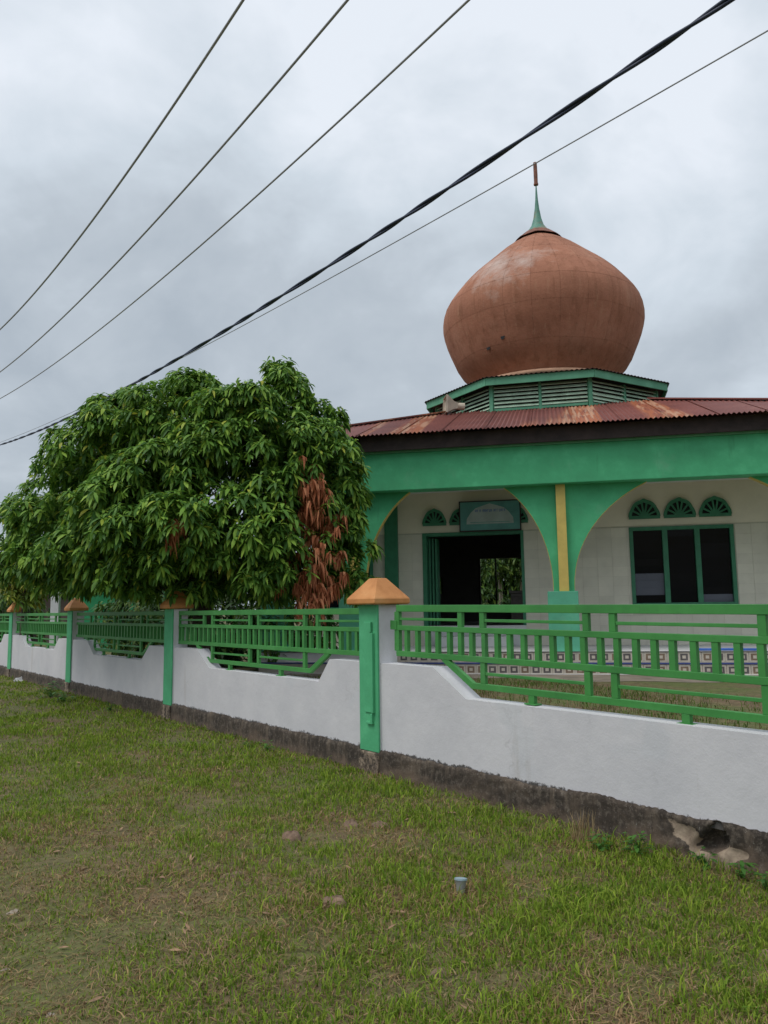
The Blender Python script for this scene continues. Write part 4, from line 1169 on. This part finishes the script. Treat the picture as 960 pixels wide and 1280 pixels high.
limb([(-3.1, 13.3, YARD - 0.1), (-3.12, 13.3, 1.0), (-3.05, 13.25, 1.6), (-3.1, 13.2, 2.4)], 0.2, 0.15)
tb.build('trunk', M['bark'], crown, smooth=True)
for pts in ([(-3.08, 13.22, 2.1), (-2.6, 12.9, 2.9), (-2.1, 12.7, 3.8), (-1.75, 13.0, 5.2)], [(-3.1, 13.2, 2.3), (-3.3, 13.2, 3.4), (-3.3, 13.15, 4.9)],
            [(-3.08, 13.25, 2.0), (-3.9, 13.5, 2.8), (-4.6, 13.7, 3.8), (-5.3, 14.0, 4.5)], [(-3.1, 13.25, 1.7), (-4.3, 13.7, 2.3), (-5.6, 14.3, 3.0), (-6.7, 15.1, 3.5)],
            [(-3.05, 13.2, 1.8), (-2.2, 12.7, 2.3), (-1.2, 12.4, 2.7), (-0.8, 12.3, 3.4)], [(-2.2, 12.7, 2.3), (-1.4, 12.3, 2.0), (-0.9, 12.1, 1.9)], [(-3.1, 13.1, 1.8), (-3.1, 12.5, 2.5), (-3.1, 12.0, 3.0)]):
    tb = MB(); limb(pts, 0.09, 0.025); tb.build('limb', M['bark'], crown, smooth=True)

# ------------------------------------------------------------------ background: bushes, trees, houses
def bush(name, label, cat, cen, rad, n, mat, stem_h=0.0, group=None, L=1.0):
    base = Vector((cen[0], cen[1], YARD))
    t = empty(name, base); tag(t, label, cat, group)
    it = []
    for k in range(n):
        d_ = rng.normal(size=3); d_ /= np.linalg.norm(d_)
        rr = rng.uniform(0.55, 1.05) * (0.85 + 0.25*math.sin(4*d_[0] + 3*d_[2] + cen[0]))
        p_ = np.array(cen) + d_*np.array(rad)*rr
        if p_[2] < YARD + 0.05: p_[2] = YARD + rng.uniform(0.05, 0.3)
        it.append((p_, d_))
    o = stuff(merged('crown', it, ros_up_np, mat, t, base, (0.9*L, 1.5*L)))
    sb = MB(); z1 = cen[2] - YARD
    sb.tube([(0, 0, -0.05), (0.05, 0, z1*0.5), (0, 0.05, z1 + rad[2]*0.4)], [0.05 + 0.05*rad[0], 0.04 + 0.04*rad[0], 0.02], 7)
    sb.build('trunk' if cat == 'tree' else 'stem', M['bark'], t, smooth=True)
    return t
bush('bush', 'yellowish green bush behind the fence at the left edge under the mango branches', 'bush', (-9.2, 20.0, 2.35), (0.75, 0.7, 0.5), 130, M['yellow_leaf'])
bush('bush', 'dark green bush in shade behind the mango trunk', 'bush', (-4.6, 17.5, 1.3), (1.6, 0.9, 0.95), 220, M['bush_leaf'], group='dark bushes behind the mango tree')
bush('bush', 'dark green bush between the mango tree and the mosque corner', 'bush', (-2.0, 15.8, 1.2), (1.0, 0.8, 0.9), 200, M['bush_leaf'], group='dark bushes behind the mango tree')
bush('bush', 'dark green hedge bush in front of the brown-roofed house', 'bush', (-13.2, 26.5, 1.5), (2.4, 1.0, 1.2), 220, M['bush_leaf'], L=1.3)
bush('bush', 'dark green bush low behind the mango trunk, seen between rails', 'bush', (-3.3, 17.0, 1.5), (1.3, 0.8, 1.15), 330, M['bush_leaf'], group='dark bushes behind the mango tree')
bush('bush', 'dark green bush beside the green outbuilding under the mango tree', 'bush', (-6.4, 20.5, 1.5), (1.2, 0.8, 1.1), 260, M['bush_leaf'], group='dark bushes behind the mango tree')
# garden beyond the prayer hall, seen through its rear window
for k, (u, of, h_, lab) in enumerate(((-2.3, 12.5, 1.3, 'left shrub seen through the rear window of the prayer hall'), (-1.0, 11.6, 1.15, 'bright green shrub seen low in the rear window of the prayer hall'))):
    p_ = mw(u, of, 0); bush('shrub', lab, 'shrub', (p_.x, p_.y, YARD + h_*0.8), (0.75, 0.7, h_*0.75), 90, M['bush_leaf'], group='shrubs behind the mosque')
for k, (u, of, lab) in enumerate(((-2.0, 14.5, 'slim tree seen left in the rear window of the prayer hall'), (-1.25, 15.2, 'slim pale-trunked tree seen mid rear window of the prayer hall'), (-0.6, 14.2, 'slim tree seen right in the rear window of the prayer hall'))):
    p_ = mw(u, of, 0); t = empty('slim_tree', (p_.x, p_.y, YARD)); tag(t, lab, 'tree', 'slim trees behind the mosque')
    sb = MB(); sb.tube([(0, 0, -0.05), (0.05, 0, 1.6), (0, 0.1, 3.4)], [0.09, 0.07, 0.04], 8); sb.build('trunk', M['horn'], t, smooth=True)
    it = []
    for q in range(150):
        d_ = rng.normal(size=3); d_ /= np.linalg.norm(d_)
        it.append((np.array([p_.x, p_.y, YARD + 3.2]) + d_*np.array([1.3, 1.2, 1.2])*rng.uniform(0.4, 1), d_))
    stuff(merged('crown', it, ros_up_np, M['bush_leaf'], t, (p_.x, p_.y, YARD), (1.0, 1.6)))
pb = mw(-3.0, 18.5, 0)
bush('hedge', 'dense green hedge far behind the mosque seen through the rear window', 'hedge', (pb.x, pb.y, 2.6), (3.2, 1.0, 2.6), 1300, M['bush_leaf'], L=2.0)

# green outbuilding with white column
gh = empty('green_outbuilding', (-9.3, 24.6, YARD), R(8))
tag(gh, 'small green-walled outbuilding glimpsed above the far railing under the mango tree', 'building')
M['out_green'] = plain('outbuilding_green', (0.05, 0.42, 0.17), 0.7, 0.1)
mb = MB(); wall_boxes(mb, 0, 0.15, -0.55, 2.6, 0, 2.6, [(1.45, 2.0, 0.0, 1.9)]); mb.box(-0.55, -0.4, 0.15, 3, 0, 2.6); mb.box(2.45, 2.6, 0.15, 3, 0, 2.6); mb.build('wall', M['out_green'], gh)
mb = MB(); mb.box(1.45, 2.0, 0.05, 0.1, 0, 1.9); mb.build('door', M['yellow'], gh)
mb = MB(); mb.box(-0.95, -0.72, -0.5, -0.27, 0, 2.6); mb.build('porch_column', M['white'], gh)
mb = MB(); mb.add([(-1.3, -0.9, 2.6), (2.9, -0.9, 2.6), (2.9, 3.2, 3.3), (-1.3, 3.2, 3.3), (-1.3, -0.9, 2.7), (2.9, -0.9, 2.7), (2.9, 3.2, 3.4), (-1.3, 3.2, 3.4)], [(3,2,1,0),(4,5,6,7),(0,1,5,4),(1,2,6,5),(2,3,7,6),(3,0,4,7)])
mb.build('roof', M['roof'], gh)
# brown-roofed house
hh = empty('house', (-15.6, 31.0, YARD), R(10))
tag(hh, 'old house with brown tiled roof at the left edge behind the fence', 'house')
M['tile_roof'] = plain('old_roof_tiles', (0.065, 0.045, 0.04), 0.85, 0.35, 3.0, 0.5)
M['old_wall'] = plain('old_wall', (0.14, 0.105, 0.09), 0.9, 0.25, 1.5)
mb = MB(); wall_boxes(mb, 0, 0.2, -4, 3.2, 0, 2.35, [(-1.5, -0.5, 0.9, 1.9), (1.0, 1.9, 0.0, 2.0)]); mb.box(3.0, 3.2, 0.2, 5, 0, 2.35); mb.box(-4, -3.8, 0.2, 5, 0, 2.35); mb.build('wall', M['old_wall'], hh)
mb = MB(); mb.box(-1.5, -0.5, 0.08, 0.12, 0.9, 1.9); w_ = mb.build('window', M['glass'], hh)
mb = MB(); mb.box(1.0, 1.9, 0.08, 0.13, 0, 2.0); mb.build('door', M['dark_wood'], hh)
for r in range(9):                               # courses of roof tiles, each lapping the one below
    y0 = -0.6 + 0.36*r; z0 = 2.25 + 0.155*r
    cm = MB(); cm.box(-4.4, 3.6, y0, y0 + 0.42, z0, z0 + 0.05)
    o = cm.build('roof_course', M['tile_roof'], hh)
mb = MB(); mb.add([(-4.38, -0.58, 2.2), (3.58, -0.58, 2.2), (3.58, 2.75, 3.62), (-4.38, 2.75, 3.62), (3.58, 5.6, 2.3), (-4.38, 5.6, 2.3), (-4.38, -0.5, 2.12), (3.58, -0.5, 2.12), (3.58, 5.5, 2.2), (-4.38, 5.5, 2.2)], [(0, 1, 2, 3), (3, 2, 4, 5), (6, 9, 8, 7), (0, 6, 7, 1), (4, 8, 9, 5), (1, 7, 8, 4, 2), (0, 3, 5, 9, 6)])
mb.build('roof', M['tile_roof'], hh)
mb = MB(); mb.box(-4.4, 3.6, 2.6, 2.9, 3.62, 3.72); mb.build('ridge', M['tile_roof'], hh)

# ------------------------------------------------------------------ overhead cables, strung parallel to the road
def cable_path(D, cf, s0, s1, n):
    """hangs in a vertical plane parallel to the road, D metres from the viewer's side; cf = sag polynomial"""
    pts = []
    for s in np.linspace(s0, s1, n):
        p_ = P0 + S_DIR*float(s) - S_IN*(4.757 - D); pts.append(Vector((p_.x, p_.y, float(np.polyval(cf, s)))))
    return pts
for D, cf, rad, nm, lab, cat, grp in (
        (3.0, (0.00973, 0.09753, 7.0794), 0.0135, 'power_line', 'uppermost of the three grey power lines crossing the upper left sky', 'power line', 'grey power lines'),
        (3.45, (0.00565, 0.0455, 6.5837), 0.012, 'power_line', 'middle one of the three grey power lines crossing the upper left sky', 'power line', 'grey power lines'),
        (4.2, (0.00386, 0.0165, 6.5303), 0.011, 'power_line', 'lowest of the three grey power lines, next above the thick twisted cable', 'power line', 'grey power lines'),
        (5.3, (0.001576, -0.03362, 5.7430), 0.006, 'overhead_wire', 'thin single wire just below the thick twisted cable, touching the finial tip in view', 'wire', None)):
    mb = MB(); mb.tube(cable_path(D, cf, -34, 13, 110), rad, 7)
    tag(mb.build(nm, M['wire'], smooth=True), lab, cat, grp)
tw = empty('twisted_cable', P0 + S_IN*(5.2 - 4.757) + Vector((0, 0, 5.9)))
tag(tw, 'thick black twisted overhead cable sloping down behind the mango tree top', 'cable')
core = cable_path(5.2, (0.002866, 0.00675, 5.8954), -34, 13, 520)
for ph in (0, math.pi):
    pts = []
    for i_, p_ in enumerate(core):
        s_ = -34 + 47*i_/519; a = ph + 2*math.pi*s_/1.7 + 0.6*math.sin(s_*1.7)
        pts.append(p_ + (S_IN*math.cos(a) + Vector((0, 0, 1))*math.sin(a))*0.014 - tw.location)
    mb = MB(); mb.tube(pts, 0.0155, 7); mb.build('strand', M['cable'], tw, smooth=True)

# ------------------------------------------------------------------ small things on the grass
cup = empty('plastic_cup', (0.41, 4.72, float(ground_z(0.41, 4.72)) + 0.035))
tag(cup, 'small greyish plastic cup with a pale blue rim standing in the grass', 'cup')
M['cup_clear'] = plain('cup_clear', (0.22, 0.23, 0.21), 0.25, 0.15, 30.0)
M['cup_blue'] = plain('cup_blue', (0.28, 0.38, 0.43), 0.3, 0.15, 30.0)
mb = MB(); prof = [(0.024, -0.05), (0.027, -0.03), (0.026, -0.018), (0.031, 0.01), (0.034, 0.03)]
mb.lathe(prof, 14); mb.lathe([(0.001, -0.05), (0.024, -0.05)], 14)
o = mb.build('cup_body', M['cup_clear'], cup, smooth=True)
for v_ in o.data.vertices: v_.co.x *= 0.9 + 3*abs(v_.co.z); 
mb = MB(); mb.lathe([(0.034, 0.03), (0.0375, 0.032), (0.0375, 0.041), (0.033, 0.043), (0.001, 0.041)], 14); mb.build('cup_rim', M['cup_blue'], cup)
cup.rotation_euler = (R(-9), R(6), 0.3)

def lump(name, label, cat, loc, size, mat, group=None, seed=0, flat=0.5, rough=0.25):
    rd = random.Random(seed); mb = MB(); n, mrows = 12, 6; flat *= 1.35 if name == 'dry_clod' else 1
    vs_ = []
    for r in range(mrows + 1):
        th = math.pi/2 * (1 - r/mrows)
        for k in range(n):
            a = 2*math.pi*k/n; q = size*(1 + rough*math.sin(3*a + seed) * 0.6 + rd.uniform(-rough, rough)*0.5)
            vs_.append((q*math.sin(math.pi/2 - th + 0.001)*0 + q*math.cos(math.pi/2*r/mrows)*math.cos(a), q*math.cos(math.pi/2*r/mrows)*math.sin(a)*0.8, q*flat*math.sin(math.pi/2*r/mrows) - 0.012))
    mb.add(vs_, [(r*n + k, r*n + (k+1) % n, (r+1)*n + (k+1) % n, (r+1)*n + k) for r in range(mrows) for k in range(n)])
    o = mb.build(name, mat, smooth=True); o.location = (loc[0], loc[1], float(ground_z(*loc))); o.rotation_euler = (0, 0, rd.uniform(0, 6))
    return tag(o, label, cat, group)
GD = 'dry brown clods in the grass'
lump('dry_clod', 'dry brown clod in the grass at lower centre, left of the plastic cup', 'clod', (-0.29, 4.43), 0.075, M['dry'], GD, 1)
lump('dry_clod', 'dry brown clod in the grass left of the nearest post, farther left one', 'clod', (-0.68, 5.78), 0.085, M['dry'], GD, 2)
lump('dry_clod', 'brownish dry clod in the grass below the nearest post, left of a pair', 'clod', (-0.28, 6.13), 0.085, M['dry'], GD, 3, 0.4)
lump('dry_clod', 'brownish dry clod in the grass below the nearest post, right of a pair', 'clod', (-0.06, 6.10), 0.085, M['dry'], GD, 4, 0.4)
lump('dry_clod', 'flat brown clod half sunk in the grass near the bottom centre of the photo', 'clod', (0.22, 3.70), 0.07, M['dry'], GD, 5, 0.3)
lump('dry_clod', 'dark clod half sunk in the grass at the right edge', 'clod', (1.72, 3.80), 0.075, M['dry'], GD, 6, 0.35)
lump('dry_clod', 'flat reddish clod in the grass at left centre among dry stalks', 'clod', (-0.95, 4.98), 0.085, M['dry'], GD, 7, 0.25)
GS = 'small stones at the bare lower left'
lump('stone', 'small pale stone at the bottom left corner area', 'stone', (-1.37, 3.37), 0.026, M['stone'], GS, 11, 0.8)
lump('stone', 'small pale stone at the left edge, upper one', 'stone', (-2.03, 4.47), 0.038, M['stone'], GS, 12, 0.6)
lump('stone', 'flat pale stone at the left edge, lower one', 'stone', (-1.76, 3.82), 0.034, M['stone'], GS, 13, 0.5)
M['litter_pink'] = plain('litter_pink', (0.50, 0.24, 0.21), 0.6)
M['litter_white'] = plain('litter_white', (0.36, 0.37, 0.37), 0.6)
lump('litter', 'scrap of white litter at the foot of the far wall', 'litter', (-8.75, 19.3), 0.22, M['litter_white'], 'litter by the far wall', 21, 0.4, 0.6)
lump('litter', 'scrap of pinkish litter at the foot of the far wall', 'litter', (-8.05, 18.75), 0.2, M['litter_pink'], 'litter by the far wall', 22, 0.45, 0.6)

def weed(loc, h, n, mat, label, group, seed, wide=1.0, w=0.022, name='weed'):
    rd = random.Random(seed); mb = MB()
    for k in range(n):
        a = rd.uniform(0, 6.283); r = rd.uniform(0, 0.11)*wide; z = h*rd.uniform(0.15, 0.9)
        L_ = rd.uniform(0.035, 0.08)*(0.6 + h*2)
        b0 = Vector((math.cos(a)*r*0.5, math.sin(a)*r*0.5, z)); d_ = Vector((math.cos(a), math.sin(a), rd.uniform(-0.1, 0.8))).normalized()
        sd_ = d_.cross(Vector((0, 0, 1))).normalized()
        v_ = []
        for t_, q in ((0, 0.2), (0.35, 1), (0.7, 0.8)):
            p_ = b0 + d_*L_*t_ - Vector((0, 0, 0.4*L_*t_*t_)); v_ += [p_ - sd_*q*w, p_ + sd_*q*w]
        v_.append(b0 + d_*L_ - Vector((0, 0, 0.4*L_)))
        mb.add(v_, [(0,1,3,2),(2,3,5,4),(4,5,6)])
        mb.add([(0.003, 0, 0), (-0.003, 0.003, 0), b0], [(0, 1, 2)])
    o = mb.build(name, mat); o.location = (loc[0], loc[1], float(ground_z(*loc)))
    return tag(o, label, 'weed', group)
GW = 'leafy weeds along the foot of the wall'
W_ = M['weed_leaf']
for j, (s, q, h, n, lab) in enumerate(((3.28, -0.28, 0.17, 42, 'leafy weed at the dark footing, left of the broken hole'), (3.05, -0.36, 0.13, 26, 'small leafy weed farther left of the broken hole'),
        (3.68, -0.16, 0.12, 22, 'leafy weed growing just below the broken hole'), (3.92, -0.18, 0.12, 22, 'leafy weed at the footing by the right edge'), (4.1, -0.25, 0.11, 18, 'leafy weed at the extreme right edge by the footing'),
        (-1.7, -0.22, 0.15, 24, 'bright leafy weed at the wall foot left of the nearest post'), (-2.1, -0.3, 0.10, 18, 'low leafy weed at the wall foot, second left of the nearest post'),
        (-9.6, -0.55, 0.32, 90, 'bright green leafy weed patch at the wall between the far left posts'), (-8.5, -0.6, 0.22, 60, 'low green weed patch at the wall left of the shaded post'), (-6.6, -0.4, 0.16, 40, 'creeping weed at the footing just left of the shaded post'))):
    p_ = sw(s, q); weed((p_.x, p_.y), h, n, W_, lab, GW, 40 + j, 1.0 + (n > 50)*3.0, 0.013 + 0.015*(n > 50))

# dead straw standing at the footing
sp = sw(2.86, -0.3); mb = MB(); rd = random.Random(5)
for k in range(46):
    a = rd.uniform(0, 6.283); L_ = rd.uniform(0.12, 0.26); le = rd.uniform(0.05, 0.4)
    b0 = Vector((rd.uniform(-0.07, 0.07), rd.uniform(-0.05, 0.05), -0.01)); b1 = b0 + Vector((math.cos(a)*le*L_*0.4, math.sin(a)*le*L_*0.4, L_*0.6)); b2 = b0 + Vector((math.cos(a)*le*L_, math.sin(a)*le*L_, L_))
    e_ = Vector((0.0032, 0.0015, 0))
    mb.add([b0 - e_, b0 + e_, b1 + e_*0.8, b1 - e_*0.8, b2], [(0, 1, 2, 3), (3, 2, 4)])
M['straw'] = plain('straw', (0.42, 0.30, 0.16), 0.9, 0.3, 30)
o = mb.build('dry_grass_tuft', M['straw']); o.location = (sp.x, sp.y, float(ground_z(sp.x, sp.y)))
tag(o, 'tuft of tall straw-coloured dead grass standing against the dark footing', 'grass tuft')
# fallen mango leaves and twigs on the lawn
fl = MB(); fl.add([(0, -0.09, 0), (0.018, -0.03, 0.006), (0.02, 0.03, 0.008), (0, 0.1, 0.0), (-0.02, 0.03, 0.01), (-0.018, -0.03, 0.009)], [(0, 1, 2, 3, 4, 5)])
M['fallen_leaf'] = plain('fallen_leaf', (0.30, 0.185, 0.105), 0.8, 0.3, 20, obj_var=0.35)
base_ = [Vector(v_) for v_ in fl.v]; lit_ = MB()
for k in range(260):
    y_ = random.uniform(2.8, 10.5); x_ = random.uniform(-0.55, 0.55)*y_
    if (x_ - P0.x)*S_IN.x + (y_ - P0.y)*S_IN.y > -0.12: continue
    mt_ = Matrix.Translation((x_, y_, float(ground_z(x_, y_)) + 0.018)) @ Matrix.Rotation(random.uniform(0, 6.28), 4, 'Z') @ Matrix.Rotation(random.uniform(-0.5, 0.5), 4, 'X') @ Matrix.Rotation(random.uniform(-0.5, 0.5), 4, 'Y') @ Matrix.Scale(random.uniform(0.15, 0.45), 4)
    lit_.add([mt_ @ v_ for v_ in base_], [(0, 1, 2, 3, 4, 5)])
stuff(lit_.build('leaf_litter', M['fallen_leaf']))
